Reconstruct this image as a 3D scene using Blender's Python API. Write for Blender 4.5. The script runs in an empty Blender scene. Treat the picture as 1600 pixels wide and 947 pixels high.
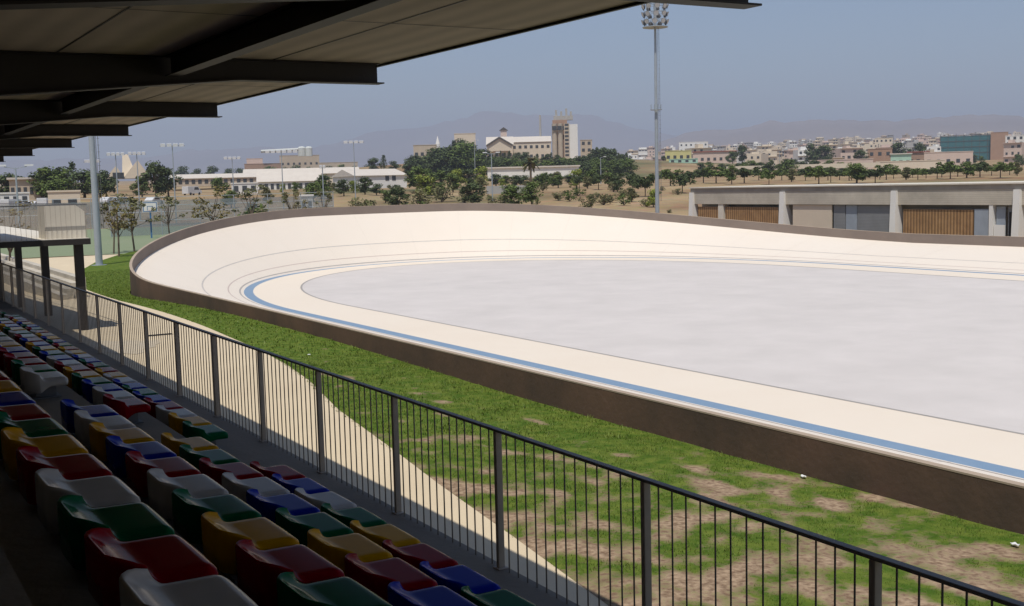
import bpy, math, random
from mathutils import Vector, Matrix, noise as mnoise
R = math.radians
random.seed(11)
sc = bpy.context.scene
col = sc.collection

# ------------------------------------------------------------------ camera frame (eye at the origin, Y runs along the stand)
F, CX, CY = 1800.0, 800.0, 473.5
PITCH, ROLL, AZ = math.atan(186.5/1800), 0.025, R(30.9)
fwd = Vector((math.sin(AZ)*math.cos(PITCH), math.cos(AZ)*math.cos(PITCH), -math.sin(PITCH)))
right0 = Vector((math.cos(AZ), -math.sin(AZ), 0)); up0 = right0.cross(fwd)
right = right0*math.cos(ROLL) - up0*math.sin(ROLL)
up = up0*math.cos(ROLL) + right0*math.sin(ROLL)

def ray(x, y): return fwd*F + right*(x-CX) + up*(CY-y)
def hzn(x): return 287 - .025*(x-800)
def spot(px, d):
    r = ray(px, hzn(px)); h = math.hypot(r.x, r.y)
    return r.x/h*d, r.y/h*d
def zat(px, py, d):
    r = ray(px, py); return r.z/math.hypot(r.x, r.y)*d
def bearing(px):
    r = ray(px, hzn(px)); return math.atan2(r.x, r.y)
def sstep(a, b, x):
    t = min(1, max(0, (x-a)/(b-a))); return t*t*(3-2*t)
def lerp(a, b, t): return a+(b-a)*t
def ease(pts, x):
    if x <= pts[0][0]: return pts[0][1]
    for (x0, y0), (x1, y1) in zip(pts, pts[1:]):
        if x <= x1: return lerp(y0, y1, (x-x0)/(x1-x0))
    return pts[-1][1]

# ------------------------------------------------------------------ materials
def mat(name, c, c2=None, scale=3.0, rough=.8, bump=0, bscale=None, metal=0, spec=.3, detail=5, island=0, contrast=.25, coat=0, wave=None):
    m = bpy.data.materials.new(name); m.use_nodes = True
    nt = m.node_tree; N = nt.nodes; L = nt.links
    b = N['Principled BSDF']
    b.inputs['Roughness'].default_value = rough; b.inputs['Metallic'].default_value = metal
    b.inputs['Specular IOR Level'].default_value = spec; b.inputs['Coat Weight'].default_value = coat
    tc = N.new('ShaderNodeTexCoord')
    n = N.new('ShaderNodeTexNoise'); n.inputs['Scale'].default_value = scale; n.inputs['Detail'].default_value = detail
    n.inputs['Roughness'].default_value = .62
    L.new(tc.outputs['Object'], n.inputs['Vector'])
    r = N.new('ShaderNodeValToRGB')
    r.color_ramp.elements[0].position = .5-contrast; r.color_ramp.elements[1].position = .5+contrast
    c2 = c2 or tuple(v*.8 for v in c)
    r.color_ramp.elements[0].color = (*c2, 1); r.color_ramp.elements[1].color = (*c, 1)
    L.new(n.outputs['Fac'], r.inputs['Fac'])
    out = r.outputs['Color']
    if wave:
        w = N.new('ShaderNodeTexWave'); w.bands_direction = wave[0]; w.inputs['Scale'].default_value = wave[1]
        w.inputs['Distortion'].default_value = wave[3] if len(wave) > 3 else .3
        w.inputs['Detail'].default_value = 2
        L.new(tc.outputs['Object'], w.inputs['Vector'])
        mx = N.new('ShaderNodeMix'); mx.data_type = 'RGBA'; mx.blend_type = 'MULTIPLY'
        rr = N.new('ShaderNodeMapRange'); rr.inputs['To Min'].default_value = 1-wave[2]; rr.inputs['To Max'].default_value = 1
        L.new(w.outputs['Fac'], rr.inputs['Value'])
        mx.inputs['Factor'].default_value = 1
        L.new(out, mx.inputs['A']); L.new(rr.outputs['Result'], mx.inputs['B']); out = mx.outputs['Result']
    if island:
        g = N.new('ShaderNodeNewGeometry'); h = N.new('ShaderNodeHueSaturation')
        mr = N.new('ShaderNodeMapRange'); mr.inputs['To Min'].default_value = 1-island; mr.inputs['To Max'].default_value = 1+island
        L.new(g.outputs['Random Per Island'], mr.inputs['Value']); L.new(mr.outputs['Result'], h.inputs['Value'])
        L.new(out, h.inputs['Color']); out = h.outputs['Color']
    L.new(out, b.inputs['Base Color'])
    if bump:
        nb = N.new('ShaderNodeTexNoise'); nb.inputs['Scale'].default_value = bscale or scale*6; nb.inputs['Detail'].default_value = 4
        L.new(tc.outputs['Object'], nb.inputs['Vector'])
        bp = N.new('ShaderNodeBump'); bp.inputs['Strength'].default_value = bump; bp.inputs['Distance'].default_value = .03
        L.new(nb.outputs['Fac'], bp.inputs['Height']); L.new(bp.outputs['Normal'], b.inputs['Normal'])
    return m

M = {}
M['track'] = mat('track concrete', (.79, .71, .61), (.765, .675, .57), .25, .75, .05, 8, detail=8, contrast=.3)
M['apron'] = mat('apron concrete', (.79, .70, .585), (.755, .655, .535), .3, .8, .05, 8, detail=8, contrast=.3)
M['infield'] = mat('infield concrete', (.665, .615, .578), (.56, .518, .485), .5, .85, .05, 6, detail=15, contrast=.27)
M['blue'] = mat('blue band paint', (.185, .28, .40), (.23, .32, .43), 2.0, .6)
M['line_dark'] = mat('dark line paint', (.46, .41, .37), None, 3, .6)
M['line_red'] = mat('faded red line paint', (.62, .50, .44), None, 3, .6)
M['line_blue'] = mat('faded blue line paint', (.60, .545, .49), None, 3, .6)
M['white_line'] = mat('white line paint', (.82, .80, .77), None, 3, .6)
M['joint_pale'] = mat('pale joint', (.76, .68, .58), None, 3, .8)
M['joint'] = mat('joint sealant', (.40, .37, .34), None, 3, .8)
M['wall_in'] = mat('parapet render', (.27, .215, .175), (.22, .175, .145), .7, .9, .1, 12)
M['wall_out'] = mat('brown render', (.165, .098, .066), (.068, .052, .041), .35, .92, .25, 9, detail=10, contrast=.2)
M['coping'] = mat('coping concrete', (.46, .37, .28), (.36, .28, .21), 1.5, .85, .1)
M['path'] = mat('path concrete', (.70, .58, .40), (.61, .50, .345), .45, .85, .12, 14, detail=9)
M['stain'] = mat('damp stain', (.60, .52, .40), (.66, .55, .39), 2.0, .7)
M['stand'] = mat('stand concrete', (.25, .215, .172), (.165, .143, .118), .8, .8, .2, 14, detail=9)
M['steel_dark'] = mat('dark painted steel', (.035, .030, .028), (.025, .022, .02), 2, .55, .03, 30)
M['soffit'] = mat('soffit board', (.64, .53, .42), (.53, .44, .345), .8, .8, .05, 20, wave=('X', 1.2, .18, 1.5))
M['rail'] = mat('railing paint', (.23, .195, .165), (.17, .145, .125), 6, .5, .03, 40)
M['rail_post'] = mat('railing post steel', (.42, .35, .285), (.32, .27, .22), 6, .5, .03, 40)
M['galv'] = mat('galvanised steel', (.42, .46, .49), (.34, .38, .41), 1.2, .5, .03, 20, metal=.25)
M['galv_dark'] = mat('dull steel', (.16, .16, .165), None, 2, .6)
M['lamp'] = mat('lamp glass', (.78, .79, .80), None, 4, .25, spec=.5)
M['concrete'] = mat('board marked concrete', (.62, .565, .47), (.40, .36, .295), .45, .9, .2, 10, detail=9, wave=('Z', 2.2, .12, .6))
M['concrete_shade'] = mat('shade darkened concrete', (.40, .365, .32), (.27, .245, .21), .6, .9, .2, 10, detail=9)  # overhang shade put into the colour of the band under the roof slab
M['concrete_light'] = mat('pale concrete', (.70, .65, .55), (.58, .53, .45), .9, .9, .1)
M['wood'] = mat('timber slats', (.50, .30, .14), (.30, .17, .08), 1.4, .7, .1, 20, wave=('Y', 1.1, .55, .5))
M['tan'] = mat('tan panel', (.66, .56, .44), (.60, .51, .40), .8, .8)
M['metal_panel'] = mat('grey sheet panel', (.26, .265, .27), (.21, .215, .22), .8, .5, wave=('Z', 2.6, .18, 0))
M['blue_grey'] = mat('blue grey door', (.34, .38, .43), None, 1, .5)
M['dark'] = mat('dark void', (.03, .028, .026), None, 1, .9)
M['court'] = mat('green court', (.20, .25, .135), (.24, .27, .165), .08, .85, detail=6)
M['plaster_white'] = mat('white plaster', (.78, .76, .72), (.70, .68, .63), .3, .85)
M['plaster_cream'] = mat('cream plaster', (.70, .61, .48), (.62, .53, .41), .3, .85)
M['plaster_pink'] = mat('pink plaster', (.64, .51, .43), (.57, .45, .38), .3, .85)
M['plaster_beige'] = mat('beige plaster', (.55, .46, .35), (.47, .39, .30), .3, .85)
M['plaster_yellow'] = mat('yellow plaster', (.66, .60, .27), None, .3, .85)
M['plaster_mint'] = mat('mint plaster', (.46, .66, .52), None, .3, .85)
M['plaster_brown'] = mat('brown plaster', (.40, .26, .18), (.34, .22, .155), .3, .85)
M['plaster_grey'] = mat('grey plaster', (.45, .43, .40), None, .3, .85)
M['roof_red'] = mat('red tile roof', (.34, .10, .075), (.26, .08, .06), 1, .85)
M['roof_pale'] = mat('pale sheet roof', (.66, .60, .52), (.58, .52, .45), .5, .7)
M['roof_dark'] = mat('dark roof edge', (.10, .09, .08), None, 1, .8)
M['glass_teal'] = mat('teal glass', (.05, .165, .175), (.035, .12, .135), .5, .25, spec=.6)
M['window'] = mat('window glass', (.07, .075, .08), (.05, .055, .06), 1, .2, spec=.5)
M['tank'] = mat('pale tank steel', (.66, .68, .64), None, .5, .6)
M['silo'] = mat('silo concrete', (.52, .44, .34), (.42, .35, .27), .3, .9, wave=('Z', .5, .12, .8))
M['bark'] = mat('bark', (.14, .105, .075), None, 3, .9, .3)
M['leaf_dark'] = mat('dark leaves', (.095, .120, .048), (.056, .076, .032), .5, .65, island=.5, spec=.08)
M['leaf_mid'] = mat('green leaves', (.135, .175, .050), (.078, .112, .030), .5, .65, island=.5, spec=.08)
M['leaf_light'] = mat('yellow green leaves', (.27, .30, .055), (.16, .20, .04), .5, .65, island=.45, spec=.08)
M['leaf_olive'] = mat('olive leaves', (.185, .18, .082), (.12, .118, .055), .5, .7, island=.5, spec=.08)
M['leaf_dry'] = mat('dry leaves', (.21, .145, .05), (.10, .105, .035), .8, .7, island=.5, spec=.08)
M['screen'] = None
M['car_white'] = mat('white car paint', (.72, .72, .72), None, 1, .3, spec=.5)
M['car_silver'] = mat('silver car paint', (.42, .44, .46), None, 1, .3, spec=.5, metal=.3)
M['car_red'] = mat('red car paint', (.36, .05, .04), None, 1, .3, spec=.5)
M['tyre'] = mat('tyre rubber', (.02, .02, .02), None, 5, .9)
M['hoop_blue'] = mat('blue post paint', (.06, .17, .36), None, 3, .5)
M['paper'] = mat('white paper', (.82, .82, .80), None, 9, .8)
M['hill'] = mat('bare hillside', (.29, .24, .215), (.20, .165, .15), .0012, .95, detail=10)
for k, c in dict(white=(.47, .45, .43), red=(.23, .002, .007), green=(.001, .095, .034), yellow=(.54, .265, .002), blue=(.002, .016, .28)).items():
    M['seat_'+k] = mat(k+' seat plastic', c, tuple(v*.85 for v in c), 5, .12, 0, 70, spec=.008)

def screen_mat():
    m = bpy.data.materials.new('windscreen netting'); m.use_nodes = True
    N = m.node_tree.nodes; L = m.node_tree.links
    b = N['Principled BSDF']; b.inputs['Base Color'].default_value = (.25, .29, .31, 1); b.inputs['Roughness'].default_value = .9
    t = N.new('ShaderNodeBsdfTransparent'); mx = N.new('ShaderNodeMixShader'); mx.inputs[0].default_value = .42
    L.new(t.outputs[0], mx.inputs[1]); L.new(b.outputs[0], mx.inputs[2])
    L.new(mx.outputs[0], N['Material Output'].inputs['Surface'])
    return m
M['screen'] = screen_mat()

# ground sheet material: dry grass, soil and scrub
def ground_mat():
    m = bpy.data.materials.new('dry ground'); m.use_nodes = True
    N = m.node_tree.nodes; L = m.node_tree.links; b = N['Principled BSDF']; b.inputs['Roughness'].default_value = .95
    b.inputs['Specular IOR Level'].default_value = .1
    tc = N.new('ShaderNodeTexCoord')
    def nz(s, d):
        n = N.new('ShaderNodeTexNoise'); n.inputs['Scale'].default_value = s; n.inputs['Detail'].default_value = d
        L.new(tc.outputs['Object'], n.inputs['Vector']); return n
    n1, n2, n3 = nz(.035, 6), nz(.5, 8), nz(.012, 3)
    r1 = N.new('ShaderNodeValToRGB'); e = r1.color_ramp.elements
    e[0].position, e[0].color = .36, (.27, .155, .08, 1); e[1].position, e[1].color = .62, (.43, .30, .155, 1)
    k = e.new(.48); k.color = (.36, .24, .12, 1)
    L.new(n1.outputs['Fac'], r1.inputs['Fac'])
    r2 = N.new('ShaderNodeValToRGB'); e = r2.color_ramp.elements
    e[0].position, e[0].color = .52, (0, 0, 0, 1); e[1].position, e[1].color = .68, (1, 1, 1, 1)
    L.new(n3.outputs['Fac'], r2.inputs['Fac'])
    mx = N.new('ShaderNodeMix'); mx.data_type = 'RGBA'; mx.inputs['B'].default_value = (.13, .13, .055, 1)
    L.new(r2.outputs['Color'], mx.inputs['Factor']); L.new(r1.outputs['Color'], mx.inputs['A'])
    m2 = N.new('ShaderNodeMix'); m2.data_type = 'RGBA'; m2.blend_type = 'MULTIPLY'; m2.inputs['Factor'].default_value = .55
    L.new(mx.outputs['Result'], m2.inputs['A']); L.new(n2.outputs['Color'], m2.inputs['B'])
    g = N.new('ShaderNodeGamma'); g.inputs['Gamma'].default_value = .85
    L.new(m2.outputs['Result'], g.inputs['Color']); L.new(g.outputs['Color'], b.inputs['Base Color'])
    return m
M['ground'] = ground_mat()

def lawn_mat():
    m = bpy.data.materials.new('patchy lawn'); m.use_nodes = True
    N = m.node_tree.nodes; L = m.node_tree.links; b = N['Principled BSDF']; b.inputs['Roughness'].default_value = .95
    b.inputs['Specular IOR Level'].default_value = .1
    a = N.new('ShaderNodeAttribute'); a.attribute_name = 'cover'
    tc = N.new('ShaderNodeTexCoord')
    def nz(s, d):
        n = N.new('ShaderNodeTexNoise'); n.inputs['Scale'].default_value = s; n.inputs['Detail'].default_value = d
        L.new(tc.outputs['Object'], n.inputs['Vector']); return n
    n1, n2 = nz(13, 10), nz(4.5, 8)
    soil = N.new('ShaderNodeValToRGB'); e = soil.color_ramp.elements
    e[0].position, e[0].color = .35, (.19, .125, .08, 1); e[1].position, e[1].color = .66, (.43, .315, .21, 1)
    L.new(n1.outputs['Fac'], soil.inputs['Fac'])
    gr = N.new('ShaderNodeValToRGB'); e = gr.color_ramp.elements
    e[0].position, e[0].color = .34, (.058, .112, .012, 1); e[1].position, e[1].color = .66, (.140, .178, .030, 1)
    L.new(n2.outputs['Fac'], gr.inputs['Fac'])
    ad = N.new('ShaderNodeMath'); ad.operation = 'MULTIPLY_ADD'; ad.inputs[1].default_value = .5; ad.inputs[2].default_value = -.25
    L.new(n1.outputs['Fac'], ad.inputs[0])
    s = N.new('ShaderNodeMath'); s.operation = 'ADD'; L.new(a.outputs['Fac'], s.inputs[0]); L.new(ad.outputs[0], s.inputs[1])
    mr = N.new('ShaderNodeMapRange'); mr.inputs['From Min'].default_value = .38; mr.inputs['From Max'].default_value = .58
    L.new(s.outputs[0], mr.inputs['Value'])
    mx = N.new('ShaderNodeMix'); mx.data_type = 'RGBA'
    L.new(mr.outputs['Result'], mx.inputs['Factor']); L.new(soil.outputs['Color'], mx.inputs['A']); L.new(gr.outputs['Color'], mx.inputs['B'])
    L.new(mx.outputs['Result'], b.inputs['Base Color'])
    bp = N.new('ShaderNodeBump'); bp.inputs['Strength'].default_value = .5; bp.inputs['Distance'].default_value = .05
    L.new(n1.outputs['Fac'], bp.inputs['Height']); L.new(bp.outputs['Normal'], b.inputs['Normal'])
    return m
M['lawn'] = lawn_mat()
M['blade'] = mat('grass blades', (.165, .205, .036), (.078, .132, .016), 1.1, .6, island=.35)

# ------------------------------------------------------------------ mesh helpers
class MB:
    def __init__(s): s.v = []; s.f = []; s.m = []
    def add(s, vs, fs, mi=0):
        o = len(s.v); s.v += [tuple(v) for v in vs]; s.f += [tuple(i+o for i in f) for f in fs]; s.m += [mi]*len(fs); return s
    def hexa(s, p, mi=0):
        return s.add(p, [(0,3,2,1),(4,5,6,7),(0,1,5,4),(1,2,6,5),(2,3,7,6),(3,0,4,7)], mi)
    def box(s, x0, x1, y0, y1, z0, z1, mi=0):
        return s.hexa([(x0,y0,z0),(x1,y0,z0),(x1,y1,z0),(x0,y1,z0),(x0,y0,z1),(x1,y0,z1),(x1,y1,z1),(x0,y1,z1)], mi)
    def tube(s, p, q, r0, r1=None, n=8, caps=True, mi=0):
        p, q = Vector(p), Vector(q); r1 = r0 if r1 is None else r1
        d = (q-p).normalized(); a = d.orthogonal().normalized(); b = d.cross(a)
        vs = [c+(a*math.cos(2*math.pi*i/n)+b*math.sin(2*math.pi*i/n))*r for c, r in ((p, r0), (q, r1)) for i in range(n)]
        fs = [(i, (i+1) % n, n+(i+1) % n, n+i) for i in range(n)]
        if caps: fs += [tuple(range(n-1, -1, -1)), tuple(range(n, 2*n))]
        return s.add(vs, fs, mi)
    def bar(s, p, q, w, h):
        p, q = Vector(p), Vector(q); d = (q-p).normalized()
        a = d.cross(Vector((0, 0, 1)));
        if a.length < 1e-4: a = Vector((1, 0, 0))
        a.normalize(); b = a.cross(d); a *= w/2; b *= h/2
        return s.hexa([p-a-b, p+a-b, p+a+b, p-a+b, q-a-b, q+a-b, q+a+b, q-a+b])
    def prism(s, pts, axis, a, b):
        # polygon pts (u, w) extruded along an axis from a to b
        def mk(u, w, t): return {'x': (t, u, w), 'y': (u, t, w), 'z': (u, w, t)}[axis]
        n = len(pts)
        vs = [mk(u, w, a) for u, w in pts]+[mk(u, w, b) for u, w in pts]
        return s.add(vs, [(i, (i+1) % n, n+(i+1) % n, n+i) for i in range(n)]+[tuple(range(n-1, -1, -1)), tuple(range(n, 2*n))])
    def lathe(s, prof, n=16, c=(0, 0)):
        vs = [(c[0]+r*math.cos(2*math.pi*i/n), c[1]+r*math.sin(2*math.pi*i/n), z) for r, z in prof for i in range(n)]
        fs = [(k*n+i, k*n+(i+1) % n, (k+1)*n+(i+1) % n, (k+1)*n+i) for k in range(len(prof)-1) for i in range(n)]
        return s.add(vs, fs)
    def build(s, name, m, parent=None, o=(0, 0, 0), smooth=False, bevel=0):
        me = bpy.data.meshes.new(name); ox, oy, oz = o
        me.from_pydata([(x-ox, y-oy, z-oz) for x, y, z in s.v], [], s.f)
        ms = m if isinstance(m, (list, tuple)) else [m]
        for q in ms: me.materials.append(q)
        if len(ms) > 1: me.polygons.foreach_set('material_index', s.m)
        me.validate(); me.update()
        import bmesh
        bm = bmesh.new(); bm.from_mesh(me); bmesh.ops.recalc_face_normals(bm, faces=bm.faces)
        if bevel: bmesh.ops.bevel(bm, geom=list(bm.edges), offset=bevel, segments=1, affect='EDGES')
        bm.to_mesh(me); bm.free()
        if smooth: me.polygons.foreach_set('use_smooth', [True]*len(me.polygons))
        ob = bpy.data.objects.new(name, me); col.objects.link(ob)
        if parent is not None: ob.parent = parent
        else: ob.location = o
        return ob

def tag(o, label=None, cat=None, group=None, kind=None):
    if label: o['label'] = label
    if cat: o['category'] = cat
    if group: o['group'] = group
    if kind: o['kind'] = kind
    return o
def thing(name, label, cat, loc=(0, 0, 0), rz=0, group=None):
    o = bpy.data.objects.new(name, None); o.empty_display_size = .3; col.objects.link(o)
    o.location = loc; o.rotation_euler.z = rz
    return tag(o, label, cat, group)
def copy_tree(o, parent=None):
    c = o.copy(); col.objects.link(c)
    if parent is not None: c.parent = parent
    for ch in [k for k in KIDS.get(o.name, [])]:
        copy_tree(ch, c)
    return c
KIDS = {}
def kids(*roots):
    for r in roots:
        KIDS[r.name] = [c for c in bpy.data.objects if c.parent == r]
        for c in KIDS[r.name]: KIDS[c.name] = [d for d in bpy.data.objects if d.parent == c]
def struct(o, label, cat): return tag(o, label, cat, kind='structure')

ORD = ['nearest', 'second', 'third', 'fourth', 'fifth', 'sixth', 'seventh', 'eighth', 'ninth', 'tenth', 'eleventh', 'twelfth',
       'thirteenth', 'fourteenth', 'fifteenth', 'sixteenth', 'seventeenth', 'eighteenth', 'nineteenth', 'twentieth', 'twenty-first',
       'twenty-second', 'twenty-third', 'twenty-fourth', 'twenty-fifth', 'twenty-sixth', 'twenty-seventh', 'twenty-eighth', 'twenty-ninth', 'thirtieth']
def nth(k, first='first'): return first if k == 0 else ORD[k]

# ------------------------------------------------------------------ oval of the velodrome
XC, YC, YB, PHI = 34.13, 47.22, -14.0, .009
R_IN, R_B0, R_B1, R_O, WT = 14.32, 16.81, 17.28, 22.67, .12
Z_IN, Z_EDGE, RISE, WH = -5.18, -4.18, 2.32, .56
def stretch(r): return 7.06 if r <= R_B1 else max(3.0, 7.06-2.33*(r-R_B1)/(R_O-R_B1))
def turn(x, y):
    c, s_ = math.cos(PHI), math.sin(PHI); x, y = x-XC, y-YC
    return XC+x*c-y*s_, YC+x*s_+y*c
def oval(n_st=40, n_b=72):
    out = []   # (centre y, cos, sin, rise 0..1): bends are half ellipses
    def rise(a): return sstep(-3, 78, min(a, 180-a))
    for i in range(n_st): out.append((lerp(YB, YC, i/n_st), -1, 0, 0))
    for i in range(n_b):
        a = math.pi*i/n_b; out.append((YC, -math.cos(a), math.sin(a), rise(math.degrees(a))))
    for i in range(n_st): out.append((lerp(YC, YB, i/n_st), 1, 0, 0))
    for i in range(n_b):
        a = math.pi*i/n_b; out.append((YB, math.cos(a), -math.sin(a), rise(math.degrees(a))))
    return out
def at_oval(i, r):
    cy_, c, s_, k = OV[i % len(OV)]
    return turn(XC+c*r, cy_+s_*(r+stretch(r)))
OV = oval()
def edge_z(k): return Z_EDGE + RISE*k
def track_z(q, k): return Z_IN + (edge_z(k)-Z_IN)*q
def ring_strip(name, m, rows, parent=None, smooth=True):
    """rows: list of functions (rise)->(r, z); a closed strip swept round the oval"""
    mb = MB(); n = len(OV)
    for i in range(n):
        for fn in rows:
            r, z = fn(OV[i][3]); mb.v.append((*at_oval(i, r), z))
    w = len(rows)
    for i in range(n):
        j = (i+1) % n
        for a in range(w-1):
            mb.f.append((i*w+a, i*w+a+1, j*w+a+1, j*w+a)); mb.m.append(0)
    return mb.build(name, m, parent, smooth=smooth)
def rq(q, dz=0): return lambda k: (R_B1+(R_O-R_B1)*q, track_z(q, k)+dz)
trk = ring_strip('velodrome_track', M['track'], [rq(i/8) for i in range(9)])
struct(trk, 'cream banked cycling track rising to steep pale bends', 'track')
ring_strip('painted_line', M['line_dark'], [rq(.030, .004), rq(.046, .004)], trk)['label'] = 'thin dark line just above the blue band'
ring_strip('painted_line', M['line_red'], [rq(.145, .004), rq(.157, .004)], trk)['label'] = 'faint reddish line low on the banking'
ring_strip('painted_line', M['line_blue'], [rq(.385, .004), rq(.40, .004)], trk)['label'] = 'faint grey line halfway up the banking'
# transverse construction joints in the banking
jm = MB()
for i in range(2, len(OV), 4):
    k = OV[i][3]; P = []
    for s_ in range(9):
        q = s_/8; r = R_B1+(R_O-R_B1)*q; P.append((*at_oval(i, r), track_z(q, k)+.003))
    t_ = Vector(at_oval(i+1, R_O))-Vector(at_oval(i-1, R_O)); t_.normalize(); w = .009
    for a, b in zip(P, P[1:]):
        jm.add([(a[0]-t_.x*w, a[1]-t_.y*w, a[2]), (a[0]+t_.x*w, a[1]+t_.y*w, a[2]), (b[0]+t_.x*w, b[1]+t_.y*w, b[2]), (b[0]-t_.x*w, b[1]-t_.y*w, b[2])], [(0, 1, 2, 3)])
jm.build('construction_joint', M['joint_pale'], trk)
bb = ring_strip('blue_band', M['blue'], [lambda k: (R_B0, Z_IN), lambda k: (R_B1, Z_IN)], trk)
bb['label'] = 'broad blue band along the foot of the banking'
ap = ring_strip('track_apron', M['apron'], [lambda k: (R_IN, Z_IN+.001), lambda k: (R_B0, Z_IN)])
struct(ap, 'cream flat safety strip inside the blue band', 'apron')
ring_strip('edge_joint', M['joint'], [lambda k: (R_IN-.05, Z_IN+.004), lambda k: (R_IN+.05, Z_IN+.006)], ap)
inf = MB()
inf.v = [(*at_oval(i, R_IN), Z_IN-.002) for i in range(len(OV))]; inf.f = [tuple(range(len(OV)))]; inf.m = [0]
struct(inf.build('infield', M['infield']), 'pale grey concrete infield inside the track', 'infield')
tw = ring_strip('track_wall', M['wall_out'], [lambda k: (R_O+WT, edge_z(k)+WH-.02), lambda k: (R_O+WT+.015, -5.6)])
tag(tw, 'low brown parapet wall around the outer edge of the cycling track', 'wall')
tag(ring_strip('inner_face', M['wall_in'], [lambda k: (R_O, edge_z(k)-.05), lambda k: (R_O, edge_z(k)+WH-.02)], tw), 'grey brown inner side of the parapet')
ring_strip('coping', M['coping'], [lambda k: (R_O+WT+.004, edge_z(k)+WH-.025), lambda k: (R_O+WT+.004, edge_z(k)+WH), lambda k: (R_O-.004, edge_z(k)+WH), lambda k: (R_O-.004, edge_z(k)+WH-.025)], tw, smooth=False)

# ------------------------------------------------------------------ terrain
HILLX, HILLY = spot(790, 640)
def site_z(x, y):
    d = math.hypot(x, y)
    return -4.06 - .72*sstep(36, 66, d)
PROF = [(0, 0), (170, 0), (262, 3.5), (420, 4.9), (600, 7), (900, 13), (1200, 22), (1500, 33), (1800, 45), (2300, 64), (3200, 70), (6000, 70)]
def terrain(x, y):
    d = math.hypot(x, y); a = math.degrees(math.atan2(x, y))
    z = site_z(x, y)-.4*sstep(66, 52, d)
    up_ = ease(PROF, d)
    side = .35+.65*sstep(30, 40, a)
    if up_ > 8: up_ = 8+(up_-8)*side
    if not (-25 < a < 100): up_ *= .3
    z += up_
    z += 11*math.exp(-((x-HILLX)**2+(y-HILLY)**2)/(2*95**2))
    if d > 190: z += .5*mnoise.noise((x*.02, y*.02, 0))*sstep(190, 300, d)
    return z
mb = MB(); offs = [R_O+WT-.05]+[R_O+WT+k for k in (1, 2.5, 4.5, 7, 10, 14, 19, 25, 32, 40, 50, 62, 76, 92, 110, 130, 150, 172, 196, 222, 250, 285, 325, 370, 420, 480, 485, 545, 600, 660, 720, 780, 840, 900, 960, 1020, 1080, 1140, 1200, 1260, 1320, 1380, 1440, 1500, 1560, 1620, 1700, 1800, 1900, 2000, 2100, 2200, 2300, 2400, 2600, 2900, 3600, 5000, 7500, 11000, 16000)]
for i in range(len(OV)):
    for r in offs:
        x, y = at_oval(i, r); mb.v.append((x, y, terrain(x, y)))
w = len(offs); n = len(OV)
for i in range(n):
    j = (i+1) % n
    for a in range(w-1):
        mb.f.append((i*w+a, i*w+a+1, j*w+a+1, j*w+a)); mb.m.append(0)
struct(mb.build('ground', M['ground'], smooth=True), 'dry straw coloured ground spreading to the horizon', 'ground')

def sheet(name, m, poly_l, poly_r, ys, nx=12, dz=.01, zfn=site_z):
    """a grid between a left and a right boundary x(y)"""
    mb = MB()
    for y in ys:
        a, b = poly_l(y), poly_r(y)
        for i in range(nx+1):
            x = lerp(a, b, i/nx); mb.v.append((x, y, zfn(x, y)+dz))
    for j in range(len(ys)-1):
        for i in range(nx):
            mb.f.append((j*(nx+1)+i, j*(nx+1)+i+1, (j+1)*(nx+1)+i+1, (j+1)*(nx+1)+i)); mb.m.append(0)
    return mb.build(name, m, smooth=True)
EDGE = [(-30, 2.0), (0, 4.3), (5, 5.45), (8.8, 6.24), (11.2, 6.62), (13.75, 7.0), (16, 7.38), (19.6, 7.95), (23, 8.7), (25.5, 9.1), (28.5, 9.42), (34, 9.75), (48, 10.3), (61, 11.3), (65, 12.0), (77.3, 14.3), (84.5, 16.5), (97, 21.5), (104, 27)]
def wall_x(y):
    ro = R_O+WT+.012; yy = y-YC
    if yy <= 0: return XC-ro-yy*PHI
    A_ = ro+stretch(ro)
    return XC-yy*PHI-ro*math.sqrt(1-(yy/A_)**2) if yy < A_ else XC+4
ys = [-30+i*1.0 for i in range(143)]
struct(sheet('path', M['path'], lambda y: -6, lambda y: ease(EDGE, y)+.03+1.2*sstep(56, 62, y)+min(1, max(0, y-62)/40)*16, [y for y in ys if y <= 94], 16, .004), 'cream concrete path between the stand and the lawn', 'path')

def cover(x, y):
    n = mnoise.fractal((x*1.45, y*1.2, 3.1), .9, 2.0, 6)*.40 + mnoise.noise((x*2.9, y*2.4, 7))*.20
    base = .73 - .22*sstep(18, 9, y) + .20*sstep(16, 34, y)
    edge = x-ease(EDGE, y)
    base -= .20*sstep(.8, 0, edge)*sstep(24, 16, y)
    base += .10*sstep(1.0, .2, wall_x(y)-x)
    return base+n
def lawn_z(x, y):
    a, b = ease(EDGE, y), wall_x(y); f = min(1, max(0, (x-a)/max(.1, b-a)))
    return site_z(x, y)-.17*sstep(30, 17, y)*f+.006+.03*sstep(0, .5, x-a)
gy = []; y = -30.0
while y < 100: gy.append(y); y += .10 if 4 < y < 30 else .35
mb = MB(); nx = 46; cov = []
for y in gy:
    a, b = ease(EDGE, y), wall_x(y)+.0
    if b < a: b = a+.01
    for i in range(nx+1):
        x = lerp(a, b, i/nx); c = cover(x, y); cov.append(c)
        mb.v.append((x, y, lawn_z(x, y)+.018*mnoise.noise((x*1.4, y*1.4, 0))*sstep(0, .6, x-a)))
for j in range(len(gy)-1):
    for i in range(nx):
        mb.f.append((j*(nx+1)+i, j*(nx+1)+i+1, (j+1)*(nx+1)+i+1, (j+1)*(nx+1)+i)); mb.m.append(0)
lawn = mb.build('lawn', M['lawn'], smooth=True)
at = lawn.data.attributes.new('cover', 'FLOAT', 'POINT')
if len(lawn.data.vertices) == len(cov): at.data.foreach_set('value', cov)
struct(lawn, 'green lawn with bare dry patches beside the track wall', 'lawn')
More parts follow.
